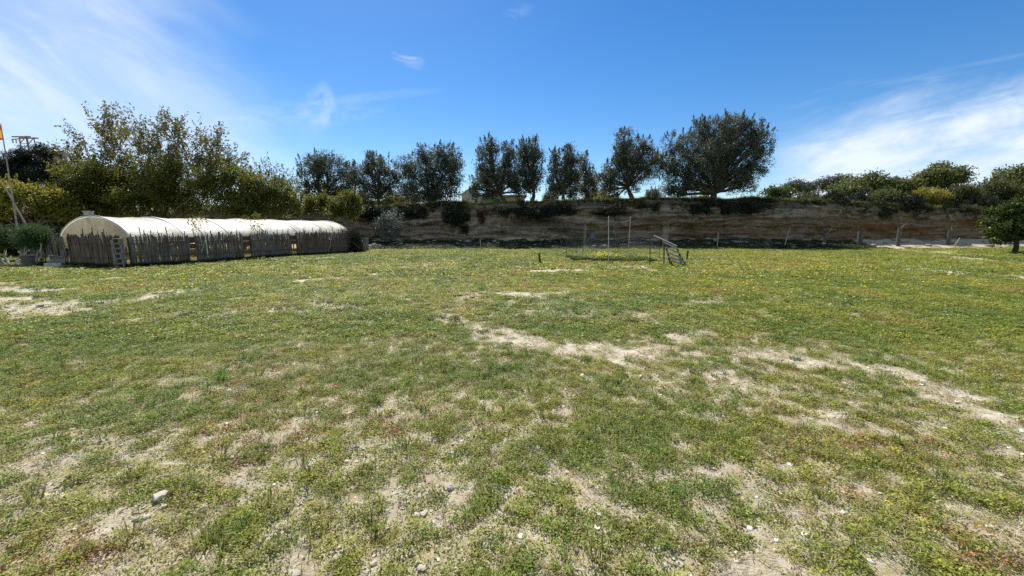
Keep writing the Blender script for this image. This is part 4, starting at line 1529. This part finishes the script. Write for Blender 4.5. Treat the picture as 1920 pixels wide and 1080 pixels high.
k = MB(); k.tube([pts_[0][0] + Vector((0, 0, .05)), pts_[1][0] + Vector((0, 0, .03))], .016, 6); k.build('base_rail', M['dark_post'], root)
M['net'] = net_material('chicken_wire', .06, .03, (.20, .19, .18))
M['netd'] = net_material('dense_netting', .05, .045, (.26, .25, .235))


def net(a0, a1, h0_, h1_, m, parent, nm='netting'):
    me_ = bpy.data.meshes.new(nm)
    o0 = Vector(parent.location)
    n = 10
    vs, uv = [], []
    L = (a1 - a0).length
    for i in range(n + 1):
        p = a0.lerp(a1, i / n)
        for h in (.02, (h0_ + (h1_ - h0_) * i / n) - .06 * math.sin(math.pi * i / n)):
            vs.append(tuple(p + Vector((0, .02 * math.sin(i * 1.3), h)) - o0)); uv.append((L * i / n, h))
    fs = [(2 * i, 2 * i + 2, 2 * i + 3, 2 * i + 1) for i in range(n)]
    me_.from_pydata(vs, [], fs)
    ul = me_.uv_layers.new(name='UVMap')
    for lp in me_.loops:
        ul.data[lp.index].uv = uv[lp.vertex_index]
    me_.materials.append(m)
    o = bpy.data.objects.new(nm, me_)
    COL.objects.link(o)
    o.parent = parent


def hgt(i): return (pts_[i][1].z - pts_[i][0].z)
net(pts_[0][0], pts_[1][0], hgt(0), hgt(0), M['net'], root)
net(pts_[1][0], pts_[3][0], hgt(0), hgt(3), M['net'], root)
net(pts_[7][0], pts_[2][0], hgt(0), hgt(0), M['net'], root)
net(pts_[2][0], pts_[4][0], hgt(0), hgt(0), M['net'], root)
a, b = gnd(1093, 482), gnd(1098, 484)
net(a, b, 1.9, 1.95, M['netd'], root)
a, b = gnd(1239, 492), gnd(1251, 494)
net(a, b, 2.0, 2.0, M['netd'], root)

# slatted rack leaning beside the pen
SL = [((1226, 441.5), (1269, 461.5)), ((1243, 453), (1274, 468)), ((1247, 464), (1277, 476)), ((1250, 473), (1282, 485)), ((1252, 481), (1287, 492)), ((1255, 488), (1291, 498.5))]
gr = gnd(1276, 501)
root = empty('slatted_rack', (gr.x, gr.y, gz(gr.x, gr.y)), 'leaning rack of pale weathered slats on dark legs right of the pen', 'wooden rack')
Ls, Rs = [], []
for i, ((xa, ya), (xb, yb)) in enumerate(SL):
    Yd = gr.y + .55 - .11 * i
    a, b = at(xa, ya, Yd + .25), at(xb, yb, Yd)
    k = MB()
    k.bar(a, b, .060, .045, up=Vector((.15, -.45, .88)))
    k.build('slat', M['grey_wood'], root)
    Ls.append(a.lerp(b, .12 if i else .45)); Rs.append(a.lerp(b, .92))
back = Vector((.0, .055, -.035))
for ps in (Ls, Rs):
    k = MB()
    k.tube([p + back for p in ps] + [Vector((ps[-1].x + .05, ps[-1].y - .08, gz(ps[-1].x, ps[-1].y) - .05))], .03, 6)
    k.build('side_rail', M['dark_post'], root)
for q, px in ((Ls[3], 1262), (Rs[2], 1284), (Ls[1], 1249)):
    g = gnd(px, 500)
    k = MB(); k.tube([q + back * 1.5, Vector((g.x, g.y + .25, gz(g.x, g.y) - .05))], .028, 6); k.build('leg', M['dark_post'], root)
g = gnd(1014, 494.5); g.z = gz(g.x, g.y)
pole_between('stake', 'short thick dark stake standing alone in the grass left of the pen', 'stake', g - Vector((0, 0, .08)), at(1010.5, 475.5, g.y), .048, .052, M['dark_post'])
g = gnd(1287, 488); g.z = gz(g.x, g.y)
pole_between('stake', 'short dark stake right of the leaning slatted rack', 'stake', g - Vector((0, 0, .08)), at(1290, 470, g.y), .04, .05, M['dark_post'])

# tree guards and stakes along the right foot of the bank
def guard(label, px, pyb, pyt, wpx, seed, twigs=True):
    Y = 33.2 if px < 1700 else 33.6
    b = at(px, pyb, Y); b.z = gz(b.x, b.y)
    t = at(px, pyt, Y)
    w_ = wpx / FPX * Y
    root = empty('tree_guard', b, label, 'tree guard', 'tree guards along the foot of the bank')
    mb = MB()
    rws = []
    for z in (b.z - .05, b.z + (t.z - b.z) * .5, t.z):
        rws.append([Vector((b.x + math.cos(a) * w_ * .36, b.y + math.sin(a) * w_ * .36, z + .02 * math.sin(a * 3))) for a in [2 * math.pi * i / 14 for i in range(15)]])
    mb.grid(rws)
    mb.build('sleeve', M['guard'], root)
    if twigs:
        rr = random.Random(seed)
        tb = MB()
        st = Vector((b.x, b.y, t.z - .05))
        tb.tube([b, st], .03, 6)
        for q in range(5):
            e = st + Vector((rr.uniform(-.8, .8), rr.uniform(-.3, .3), rr.uniform(.35, .8)))
            tb.tube(branch_path(st, e, .15, 4, rr), [.020, .017, .014, .010, .006], 5)
        tb.build('pruned_trunk', M['twig'], root)
    return root


M['guard'] = surf('pale_sleeve', (.065, .06, .05), (.125, .117, .098), 9, .9, .2)
guard('wide pale sleeve guard without twigs at the foot of the bank below the dark scrub', 1612, 453, 433, 12, 1, False)
guard('pale sleeve guard with bare forked twigs, tallest by the foot of the bank', 1684, 455, 428, 9, 2)
guard('grey sleeve guard with a small twig, nearest the orange tree', 1778, 456, 432, 8, 3)
guard('grey sleeve guard in the shade left of the wide one', 1546, 452, 440, 7, 4)
for px, pb2, ptx, pt2, lab in ((1470, 464, 1481, 428, 'thin pale stake leaning right in the shaded rubble under the small citrus'), (1788, 456, 1800, 446, 'short pale stick leaning beside the guard nearest the orange tree'),
                               (1345, 460, 1347, 436, 'upright grey stake in the shaded rubble below the largest olive'), (902, 466, 900, 448, 'thin upright pole on the sandy strip below the house')):
    g = at(px, pb2, 32.4 if px != 902 else 31.0); g.z = gz(g.x, g.y) - .05
    pole_between('stake', lab, 'stake', g, at(ptx, pt2, g.y), .035, .03, M['pale_bark'], None)
# board leaning on the bank behind the pen
b = at(1111, 447, 33.6)
k = MB()
k.grid([[at(1106, 448, 33.4), at(1115, 449, 33.4)], [at(1108, 440, 33.6), at(1114, 438, 33.6)], [at(1111, 436.5, 33.7), at(1113, 436, 33.7)]])
o = k.build('plastic_sheet', M['bucket'], origin=(b.x, b.y, gz(b.x, b.y)))
sd_ = o.modifiers.new('thick', 'SOLIDIFY'); sd_.thickness = .02
tag(o, 'blue grey rounded plastic sheet leaning at the foot of the bank behind the pen', 'sheet')


# ------------------------------------------------------------------ stones
def rock_mesh(name, seed, mat, flat=.6):
    import bmesh
    bm = bmesh.new()
    bmesh.ops.create_icosphere(bm, subdivisions=3, radius=1.0)
    rr = random.Random(seed)
    off = Vector((rr.uniform(-50, 50),) * 3)
    planes = [(Vector((rr.gauss(0, 1), rr.gauss(0, 1), rr.gauss(0, 1))).normalized(), rr.uniform(.55, .85)) for _ in range(7)]
    for v in bm.verts:
        p = v.co.copy()
        for n, d in planes:
            e = p.dot(n) - d
            if e > 0: p -= n * e * .9
        p *= 1 + .22 * mnoise.noise(v.co * 1.6 + off) + .08 * mnoise.noise(v.co * 4.5 + off)
        p.z *= flat
        v.co = p
    me = bpy.data.meshes.new(name)
    bm.to_mesh(me); bm.free()
    me.polygons.foreach_set('use_smooth', [False] * len(me.polygons))
    me.materials.append(mat)
    return me


stones = [rock_mesh('field_stone', 200 + i, M['stone']) for i in range(5)]
FS = [(298, 934, 18, 'largest pale stone in the foreground, on the left with a dark shadow'), (263, 972, 12, 'pale oval stone at the lower left, below the largest one'),
      (384, 950, 11, 'pale stone right of the largest foreground stone'), (586, 970, 10, 'lone white stone between the lower left stones and the picture middle'),
      (960, 958, 12, 'bright white stone in the middle of the foreground'), (796, 960, 9, 'right one of two close white stones left of the middle'),
      (781, 964, 9, 'left one of two close white stones left of the middle'), (774, 1036, 9, 'pale stone in the dry soil below the two close stones'),
      (792, 1066, 9, 'pale stone at the bottom edge left of the middle'), (844, 914, 10, 'pale stone on dry soil above the two close stones'),
      (915, 896, 9, 'flat pale stone in the dry soil above the bright white stone'), (1092, 708, 9, 'pale stone in the green right of the picture middle'),
      (430, 735, 9, 'pale stone in the grass on the left, before the bare streak'), (555, 1076, 9, 'pale stone at the bottom edge, right of the lower left stones'),
      (1275, 1062, 8, 'small pale stone at the bottom edge right of the middle'), (306, 950, 8, 'small stone touching the largest foreground stone')]
for i, (px, py, rpx, lab) in enumerate(FS):
    g = gnd(px, py)
    d = math.hypot(g.y, CAM_H)
    o = bpy.data.objects.new('field_stone', stones[i % 5])
    COL.objects.link(o)
    s = rpx * d / FPX * .80
    o.location = (g.x, g.y, gz(g.x, g.y) + s * .28)
    o.scale = (s * random.uniform(.9, 1.25), s * random.uniform(.7, 1.0), s * random.uniform(.8, 1.1))
    o.rotation_euler = (random.uniform(-.2, .2), random.uniform(-.2, .2), random.uniform(0, 6.3))
    tag(o, lab, 'stone', 'pale stones in the field')
rocks = [rock_mesh('rubble_rock', 300 + i, M['rock'], .7) for i in range(5)]
for i in range(64):
    lit = i >= 40
    x = random.uniform(-12, 28) if not lit else random.uniform(29.5, 44)
    y = float(foot_y(x)) - random.uniform(.1, 3.0) if not lit else float(foot_y(x)) - random.uniform(.1, 3.6)
    o = bpy.data.objects.new('rubble_rock', rocks[i % 5])
    COL.objects.link(o)
    s = random.uniform(.12, .34) if not lit else random.uniform(.12, .30)
    o.location = (x, y, gz(x, y) + s * .15)
    o.scale = (s * random.uniform(.8, 1.6), s, s * random.uniform(.6, 1.0))
    o.rotation_euler = (random.uniform(-.3, .3), random.uniform(-.3, .3), random.uniform(0, 6.3))
    if not lit:
        tag(o, 'grey rock in the shaded rubble at the foot of the bank', 'rock', 'rocks in the shaded rubble')
    else:
        tag(o, 'sandy rock in the sunlit rubble at the foot of the bank, right part', 'rock', 'rocks in the sunlit rubble')


# ------------------------------------------------------------------ ground plants (stuff)
def scatter(name, proto, pts, rot, scl, tint, label):
    """points with attributes; geometry nodes put the small plant on each"""
    me = bpy.data.meshes.new(name)
    n = len(pts)
    me.vertices.add(n)
    me.vertices.foreach_set('co', np.asarray(pts, np.float32).ravel())
    a = me.attributes.new('rot', 'FLOAT_VECTOR', 'POINT'); a.data.foreach_set('vector', np.asarray(rot, np.float32).ravel())
    a = me.attributes.new('scl', 'FLOAT_VECTOR', 'POINT'); a.data.foreach_set('vector', np.asarray(scl, np.float32).ravel())
    a = me.attributes.new('tint', 'FLOAT_COLOR', 'POINT')
    a.data.foreach_set('color', np.concatenate([np.asarray(tint, np.float32), np.ones((n, 1), np.float32)], 1).ravel())
    me.update()
    o = bpy.data.objects.new(name, me)
    COL.objects.link(o)
    tag(o, label, name.replace('_', ' '), kind='stuff')
    ng = bpy.data.node_groups.new(name, 'GeometryNodeTree')
    ng.interface.new_socket('Geometry', in_out='INPUT', socket_type='NodeSocketGeometry')
    ng.interface.new_socket('Geometry', in_out='OUTPUT', socket_type='NodeSocketGeometry')
    gi, go = ng.nodes.new('NodeGroupInput'), ng.nodes.new('NodeGroupOutput')
    iop = ng.nodes.new('GeometryNodeInstanceOnPoints')
    oi = ng.nodes.new('GeometryNodeObjectInfo')
    oi.inputs['Object'].default_value = proto
    oi.inputs['As Instance'].default_value = True

    def na(nm):
        q = ng.nodes.new('GeometryNodeInputNamedAttribute')
        q.data_type = 'FLOAT_VECTOR'
        q.inputs['Name'].default_value = nm
        return q.outputs[0]
    e2r = ng.nodes.new('FunctionNodeEulerToRotation')
    ng.links.new(na('rot'), e2r.inputs[0])
    ng.links.new(gi.outputs[0], iop.inputs['Points'])
    ng.links.new(oi.outputs['Geometry'], iop.inputs['Instance'])
    ng.links.new(e2r.outputs[0], iop.inputs['Rotation'])
    ng.links.new(na('scl'), iop.inputs['Scale'])
    ng.links.new(iop.outputs[0], go.inputs[0])
    md = o.modifiers.new('scatter', 'NODES')
    md.node_group = ng
    return o


PM = tint_mat('ground_plant', .38)


def proto_obj(name, v, f, m, seed=0):
    r = np.random.default_rng(seed)
    me = np_mesh(name, v, f, m, False, {'var': ('FACE', r.random(len(f)))})
    return bpy.data.objects.new(name, me)      # never linked to the scene by itself: only its copies are


def sprig(seed, n, rad, h, L, W, flat=.35):
    r = np.random.default_rng(seed)
    a = r.random(n) * 6.283
    q = np.sqrt(r.random(n)) * rad
    c = np.stack([np.cos(a) * q, np.sin(a) * q, h * (.25 + .9 * r.random(n)) * (1 - .55 * (q / rad) ** 2)], 1)
    d = np.stack([np.cos(a + r.normal(0, .9, n)), np.sin(a + r.normal(0, .9, n)), r.normal(.15, flat, n)], 1)
    # leaves lie roughly level: side vector near horizontal
    d /= np.linalg.norm(d, axis=1, keepdims=True)
    up = np.stack([r.normal(0, .45, n), r.normal(0, .45, n), np.ones(n)], 1)
    s = np.cross(up, d); s /= np.linalg.norm(s, axis=1, keepdims=True)
    k = r.uniform(.6, 1.3, n)[:, None]
    v = np.stack([c - d * L * k * .5, c + s * W * k * .5, c + d * L * k * .5, c - s * W * k * .5], 1).reshape(-1, 3)
    return v, np.arange(4 * n).reshape(n, 4)


def blades(seed, n, rad, h, W, spread=.5):
    r = np.random.default_rng(seed)
    V_, F_ = [], []
    for i in range(n):
        a = r.random() * 6.283
        q = rad * math.sqrt(r.random()) * .6
        p = np.array([math.cos(a) * q, math.sin(a) * q, -.005])
        b = a + r.normal(0, .8)
        hh = h * r.uniform(.5, 1.2)
        d = np.array([math.cos(b), math.sin(b), 0])
        s = np.array([-math.sin(b), math.cos(b), 0]) * W * .5
        m = p + d * spread * hh * .35 + np.array([0, 0, hh * .62])
        t = p + d * spread * hh * 1.0 + np.array([0, 0, hh * (.95 - .3 * spread)])
        k = len(V_)
        V_ += [p - s, p + s, m + s * .8, m - s * .8, t + s * .15, t - s * .15]
        F_ += [[k, k + 1, k + 2, k + 3], [k + 3, k + 2, k + 4, k + 5]]
    return np.array(V_), np.array(F_)


def frustum_pts(n, y0, y1, pw=1.0, seed=0, marg=1.10):
    """points over the visible part of the field between distances y0 and y1"""
    r = np.random.default_rng(seed)
    side = 3.6                                     # the field goes on past both edges of the picture
    area0 = 1.5 * (y1 ** 2 - y0 ** 2) + 1.4 * (y1 - y0)
    area = 1.5 * (y1 ** 2 - y0 ** 2) + 2 * side * (y1 - y0)
    n = int(n * area / area0)
    y = y0 + (y1 - y0) * r.random(n * 4)
    w = 1.5 * y + side
    y = y[r.random(n * 4) < w / w.max()][:n]
    x = (r.random(len(y)) * 2 - 1) * (1.5 * y + side)
    return x, y


def keep_clear(x, y):
    """inside the greenhouse nothing grows"""
    rel = np.stack([x - F0.x, y - F0.y], 1)
    s = rel @ np.array([ax.x, ax.y])
    t_ = rel @ np.array([pn.x, pn.y])
    ins = (s > .1) & (s < LEN) & (t_ > .1) & (t_ < TW + .6)
    return ~ins


def tints(x, y, r, pal, wts, noise_seed, sc=.9):
    n = len(x)
    nz = fbm(x, y, sc, noise_seed, 4, .7) * .9 + r.random(n) * .26
    cw = np.cumsum(np.array(wts) / sum(wts))
    nz_rank = np.clip(nz, 0, .999)
    # rough equalisation of the noise
    o = np.argsort(np.argsort(nz_rank)) / n
    k = np.searchsorted(cw, o)
    c = np.array(pal)[np.clip(k, 0, len(pal) - 1)]
    return c * r.uniform(.78, 1.25, (n, 1))


PAL = [(.165, .225, .036), (.240, .270, .040), (.290, .305, .044), (.340, .310, .060), (.35, .24, .08), (.40, .19, .075)]
WTS = [2.4, 3.0, 2.8, .8, .10, .03]
protos = {
    'near': proto_obj('clover_sprig', *sprig(1, 60, .070, .052, .014, .0095), PM, 1),
    'near2': proto_obj('medick_sprig', *sprig(2, 38, .060, .030, .014, .009, .5), PM, 2),
    'mid': proto_obj('clover_mat', *sprig(3, 80, .13, .055, .028, .018), PM, 3),
    'far': proto_obj('weed_mat', *sprig(4, 60, .26, .065, .060, .036, .5), PM, 4),
    'tuft': proto_obj('grass_tuft', *blades(5, 26, .05, .085, .0045, .65), PM, 5),
    'tall': proto_obj('tall_grass_tuft', *blades(6, 38, .07, .17, .0065, .5), PM, 6),
    'straw': proto_obj('straw_tuft', *blades(7, 14, .07, .045, .0032, 1.5), PM, 7),
    'grey': proto_obj('grey_weed', *blades(8, 40, .08, .085, .012, .7), PM, 8),
}


def put(name, proto, n, y0, y1, pal, wts, label, seed, smin, smax, cover_lo, cover_hi, bare_w=1.0, sc=.9, extra=None):
    r = np.random.default_rng(seed)
    x, y = frustum_pts(n, y0, y1, seed=seed)
    cv = cover_val(x, y) - bare_w * bare_mask(x, y) + (fbm(x, y, 6.0, seed, 4, .8) - .5) * 1.1
    p = sstep(cv, cover_lo, cover_hi)
    n = len(x)
    k = (r.random(n) < p) & keep_clear(x, y) & (y < foot_y(x) - 2.2)
    if extra is not None:
        k &= extra(x, y, r)
    x, y = x[k], y[k]
    m = len(x)
    z = ground_z(x, y) - .004
    rot = np.stack([r.normal(0, .12, m), r.normal(0, .12, m), r.random(m) * 6.283], 1)
    s = r.uniform(smin, smax, m)
    scl = np.stack([s, s, s * r.uniform(.7, 1.25, m)], 1)
    scatter(name, protos[proto], np.stack([x, y, z], 1), rot, scl, tints(x, y, r, pal, wts, seed + 5, sc), label)
    print(name, m)


put('clover_cover', 'near', 36000, .3, 6.5, PAL, WTS, 'low green clover and medick mat covering the near field', 401, .5, 1.15, .26, .62)
put('medick_cover', 'near2', 27000, .3, 7.0, [(.18, .23, .04), (.26, .26, .05), (.32, .27, .07), (.38, .22, .08), (.30, .13, .08)], [2.4, 2.6, 1.2, .16, .06], 'small yellowish and reddish medick sprigs in the near field', 402, .7, 1.3, .14, .55)
put('weed_cover', 'mid', 26000, 5.5, 14.5, PAL, WTS, 'low green weeds covering the middle of the field', 403, .7, 1.35, .24, .58)
put('far_weed_cover', 'far', 38000, 13.0, 33.5, [(.165, .205, .036), (.240, .258, .038), (.280, .290, .044), (.32, .285, .066)], [2, 3, 3, 1.4], 'low green weeds covering the far half of the field', 404, .6, 1.3, .22, .56, sc=.35)
put('grass', 'tuft', 5500, .3, 9.0, [(.14, .21, .035), (.19, .23, .04), (.26, .25, .07)], [2, 2, 1], 'short grass tufts between the clover', 405, .6, 1.4, .3, .7)
put('tall_grass', 'tall', 620, 1.6, 16.0, [(.13, .24, .03), (.19, .27, .035)], [1, 1], 'fresh bright taller grass tufts dotted over the field', 406, .4, .95, .40, .8,
    extra=lambda x, y, r: fbm(x, y, .8, 88, 3) > .52)
put('dry_grass', 'straw', 9000, .3, 9.0, [(.34, .28, .16), (.44, .37, .22), (.28, .21, .12)], [1, 1, 1], 'dry straw and dead stems on the soil', 407, .6, 1.5, -.6, .2, .3)
put('grey_weeds', 'grey', 12000, 3.5, 26.0, [(.15, .20, .12), (.19, .23, .15), (.12, .17, .09)], [1, 1, 1], 'grey green weeds beside the bare sandy streaks', 408, .4, 1.15, -.5, .4, .4,
    extra=lambda x, y, r: (bare_mask(x, y) > .06) & (fbm(x, y, 1.5, 99, 3) > .47))


r = np.random.default_rng(90)
x = r.uniform(-16, 30.5, 8000); y = foot_y(x) - 4.5 + r.random(8000) * 4.4
k = r.random(8000) < .6 + .4 * sstep(fbm(x, y, .5, 91, 3), .4, .55)
x, y = x[k], y[k]; m = len(x)
s = r.uniform(.5, 1.3, m)
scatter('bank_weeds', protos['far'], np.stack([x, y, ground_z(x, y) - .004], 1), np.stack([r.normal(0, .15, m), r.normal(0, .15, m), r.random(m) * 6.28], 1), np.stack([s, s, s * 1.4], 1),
        tints(x, y, r, [(.035, .05, .022), (.055, .07, .028), (.085, .09, .035)], [2, 2, 1], 92, .5), 'weeds at the foot of the bank, darkened to deepen the shade there')  # weeds tinted darker than the field ones; shade partly put into the colour


# yellow flowers and small pebbles
def flower():
    V_, F_ = [], []
    for k in range(5):
        a = k * 1.2566
        d = np.array([math.cos(a), math.sin(a), .35]); s = np.array([-math.sin(a), math.cos(a), 0])
        c = np.array([0, 0, .10])
        n = len(V_)
        V_ += [c, c + d * .010 + s * .007, c + d * .019, c + d * .010 - s * .007]
        F_.append([n, n + 1, n + 2, n + 3])
    return np.array(V_), np.array(F_)


protos['flower'] = proto_obj('yellow_flower', *flower(), PM, 9)
YEL = [(.72, .60, .02), (.80, .70, .04)]
FZ = [(1620, 590, 6.0, 2.8, 380), (1480, 555, 2.0, 1.0, 90), (1330, 605, 1.0, .7, 60), (1750, 640, 2.2, 1.4, 70), (1400, 520, 7, 3.5, 300), (230, 545, 1.4, .6, 60), (320, 525, 1.2, .6, 50), (560, 600, 1.8, 1.0, 24), (250, 640, 2.4, 1.4, 16),
      (950, 540, 6, 2.5, 120), (885, 625, .3, .2, 14), (1150, 520, 5, 3, 150), (1880, 640, 1.5, 1.5, 40), (150, 917, .05, .05, 2), (600, 560, 3, 2, 40)]
fx_, fy_ = [], []
r = np.random.default_rng(77)
for px, py, sx, sy, n in FZ:
    g = gnd(px, py)
    fx_.append(g.x + r.normal(0, sx, n)); fy_.append(g.y + r.normal(0, sy, n))
fx_, fy_ = np.concatenate(fx_), np.concatenate(fy_)
ok = (fy_ > 1.2) & (fy_ < 31) & keep_clear(fx_, fy_)
fx_, fy_ = fx_[ok], fy_[ok]
m = len(fx_)
s = r.uniform(.7, 1.2, m) * (.62 + 1.35 * sstep(fy_, 4, 16))
scatter('wildflowers', protos['flower'], np.stack([fx_, fy_, ground_z(fx_, fy_) - .02], 1), np.stack([r.normal(-.35, .25, m), r.normal(0, .3, m), r.normal(0, .5, m)], 1),
        np.stack([s, s, s * .8], 1), np.array(YEL)[r.integers(0, 2, m)], 'tiny yellow flowers dotted over the field')
# flower bed in the pen
r = np.random.default_rng(79)
n = 420
a, b = gnd(1075, 489), gnd(1232, 492)
q = r.random(n)
bx_ = a.x + (b.x - a.x) * q; by_ = a.y + (b.y - a.y) * q + r.uniform(-.1, 2.0, n)
protos['bed'] = proto_obj('oxalis_leaves', *blades(12, 46, .16, .26, .03, .6), PM, 12)
s = r.uniform(.6, 1.15, n)
scatter('flower_bed_leaves', protos['bed'], np.stack([bx_, by_, ground_z(bx_, by_) - .01], 1), np.stack([r.normal(0, .1, n), r.normal(0, .1, n), r.random(n) * 6.28], 1),
        np.stack([s, s, s], 1), tints(bx_, by_, r, [(.07, .13, .02), (.11, .16, .025), (.16, .19, .03)], [1, 1.5, 1], 13), 'lush green leaves growing inside the wire pen')
n = 420
q = np.where(r.random(n) < .5, r.normal(.42, .10, n), r.random(n))
bx_ = a.x + (b.x - a.x) * q; by_ = a.y + (b.y - a.y) * q + r.uniform(.1, 1.7, n)
hz = .10 + .22 * r.random(n) + .14 * np.exp(-((q - .42) / .1) ** 2)
s = r.uniform(1.0, 1.8, n)
scatter('flower_bed_blossoms', protos['flower'], np.stack([bx_, by_, ground_z(bx_, by_) + hz - .12], 1), np.stack([r.normal(-.4, .3, n), r.normal(0, .4, n), r.normal(0, .6, n)], 1),
        np.stack([s, s, s], 1), np.array(YEL)[r.integers(0, 2, n)], 'dense yellow blossoms growing inside the wire pen')

pebm = new_mat('pebble')
t = pebm[1]
an = t.nodes.new('ShaderNodeAttribute'); an.attribute_type = 'INSTANCER'; an.attribute_name = 'tint'
bs = t.nodes.new('ShaderNodeBsdfDiffuse')
t.links.new(an.outputs['Color'], bs.inputs[0]); t.links.new(bs.outputs[0], pebm[2].inputs[0])
pm_ = rock_mesh('pebble', 500, pebm[0], .65)
protos['pebble'] = bpy.data.objects.new('pebble', pm_)
r = np.random.default_rng(81)
x, y = frustum_pts(34000, .3, 11.0, seed=82)
k = (r.random(len(x)) < (.05 + .6 * sstep(bare_mask(x, y), .1, .6) + .75 * sstep(cover_val(x, y), .52, .28)))
x, y = x[k], y[k]; m = len(x)
s = np.minimum(np.exp(r.normal(math.log(.0085), .5, m)), .017)
scatter('gravel', protos['pebble'], np.stack([x, y, ground_z(x, y) + s * .15], 1), np.stack([r.normal(0, .2, m), r.normal(0, .2, m), r.random(m) * 6.28], 1),
        np.stack([s * r.uniform(.8, 1.4, m), s, s * r.uniform(.7, 1.1, m)], 1), np.array([(.50, .44, .34), (.62, .57, .48), (.38, .32, .25)])[r.integers(0, 3, m)], 'small pale gravel and clods on the dry soil')
# grass along the terrace edge
r = np.random.default_rng(83)
n = 5000
x = r.uniform(-14, 40, n); y = np.array([edge_y(v) for v in x]) + .1 + r.random(n) ** 1.6 * 9
z = terr_z(x, y)
s = r.uniform(1.2, 2.6, n)
scatter('terrace_grass', protos['tall'], np.stack([x, y, z - .02], 1), np.stack([r.normal(0, .15, n), r.normal(0, .15, n), r.random(n) * 6.28], 1), np.stack([s, s, s * .9], 1),
        tints(x, y, r, [(.14, .19, .025), (.21, .25, .035), (.28, .28, .05)], [1, 2, 1], 84, .3), 'grass on the terrace above the earth bank')
r = np.random.default_rng(87)
n = 3400
x = r.uniform(-16, 52, n); e = np.array([edge_y(v) for v in x])
o_ = r.normal(.0, .22, n)
y = e + o_
zt = np.interp(x, top_row[:, 0], top_row[:, 2])
z = np.where(o_ > 0, terr_z(x, y), zt + o_ * 2.0)
k = (fbm(x, x * 0, .6, 88, 3) + r.normal(0, .1, n) > .42) & ((x < 1) | (x > 15) | (r.random(n) < .25))
x, y, z = x[k], y[k], z[k]; n = len(x)
s = r.uniform(1.3, 3.4, n)
scatter('edge_grass', protos['tall'], np.stack([x, y, z - .05], 1), np.stack([r.normal(.5, .35, n), r.normal(0, .3, n), r.normal(0, .8, n)], 1), np.stack([s, s, s], 1),
        tints(x, y, r, [(.06, .07, .025), (.11, .11, .035), (.17, .145, .06)], [2, 2, 1], 89, .3), 'shaggy dry grass hanging over the edge of the earth bank')
r = np.random.default_rng(95)
n = 1500
u = r.random(n) * (LEN + .4)
w_ = -np.abs(r.normal(0, .16, n)) - .02
x = F0.x + ax.x * u + pn.x * w_; y = F0.y + ax.y * u + pn.y * w_
n2 = 500
u = r.random(n2) * (TW + .8); w_ = -np.abs(r.normal(0, .16, n2)) - .02
x = np.concatenate([x, F0.x + pq_.x * u + ax.x * w_]); y = np.concatenate([y, F0.y + pq_.y * u + ax.y * w_]); n += n2
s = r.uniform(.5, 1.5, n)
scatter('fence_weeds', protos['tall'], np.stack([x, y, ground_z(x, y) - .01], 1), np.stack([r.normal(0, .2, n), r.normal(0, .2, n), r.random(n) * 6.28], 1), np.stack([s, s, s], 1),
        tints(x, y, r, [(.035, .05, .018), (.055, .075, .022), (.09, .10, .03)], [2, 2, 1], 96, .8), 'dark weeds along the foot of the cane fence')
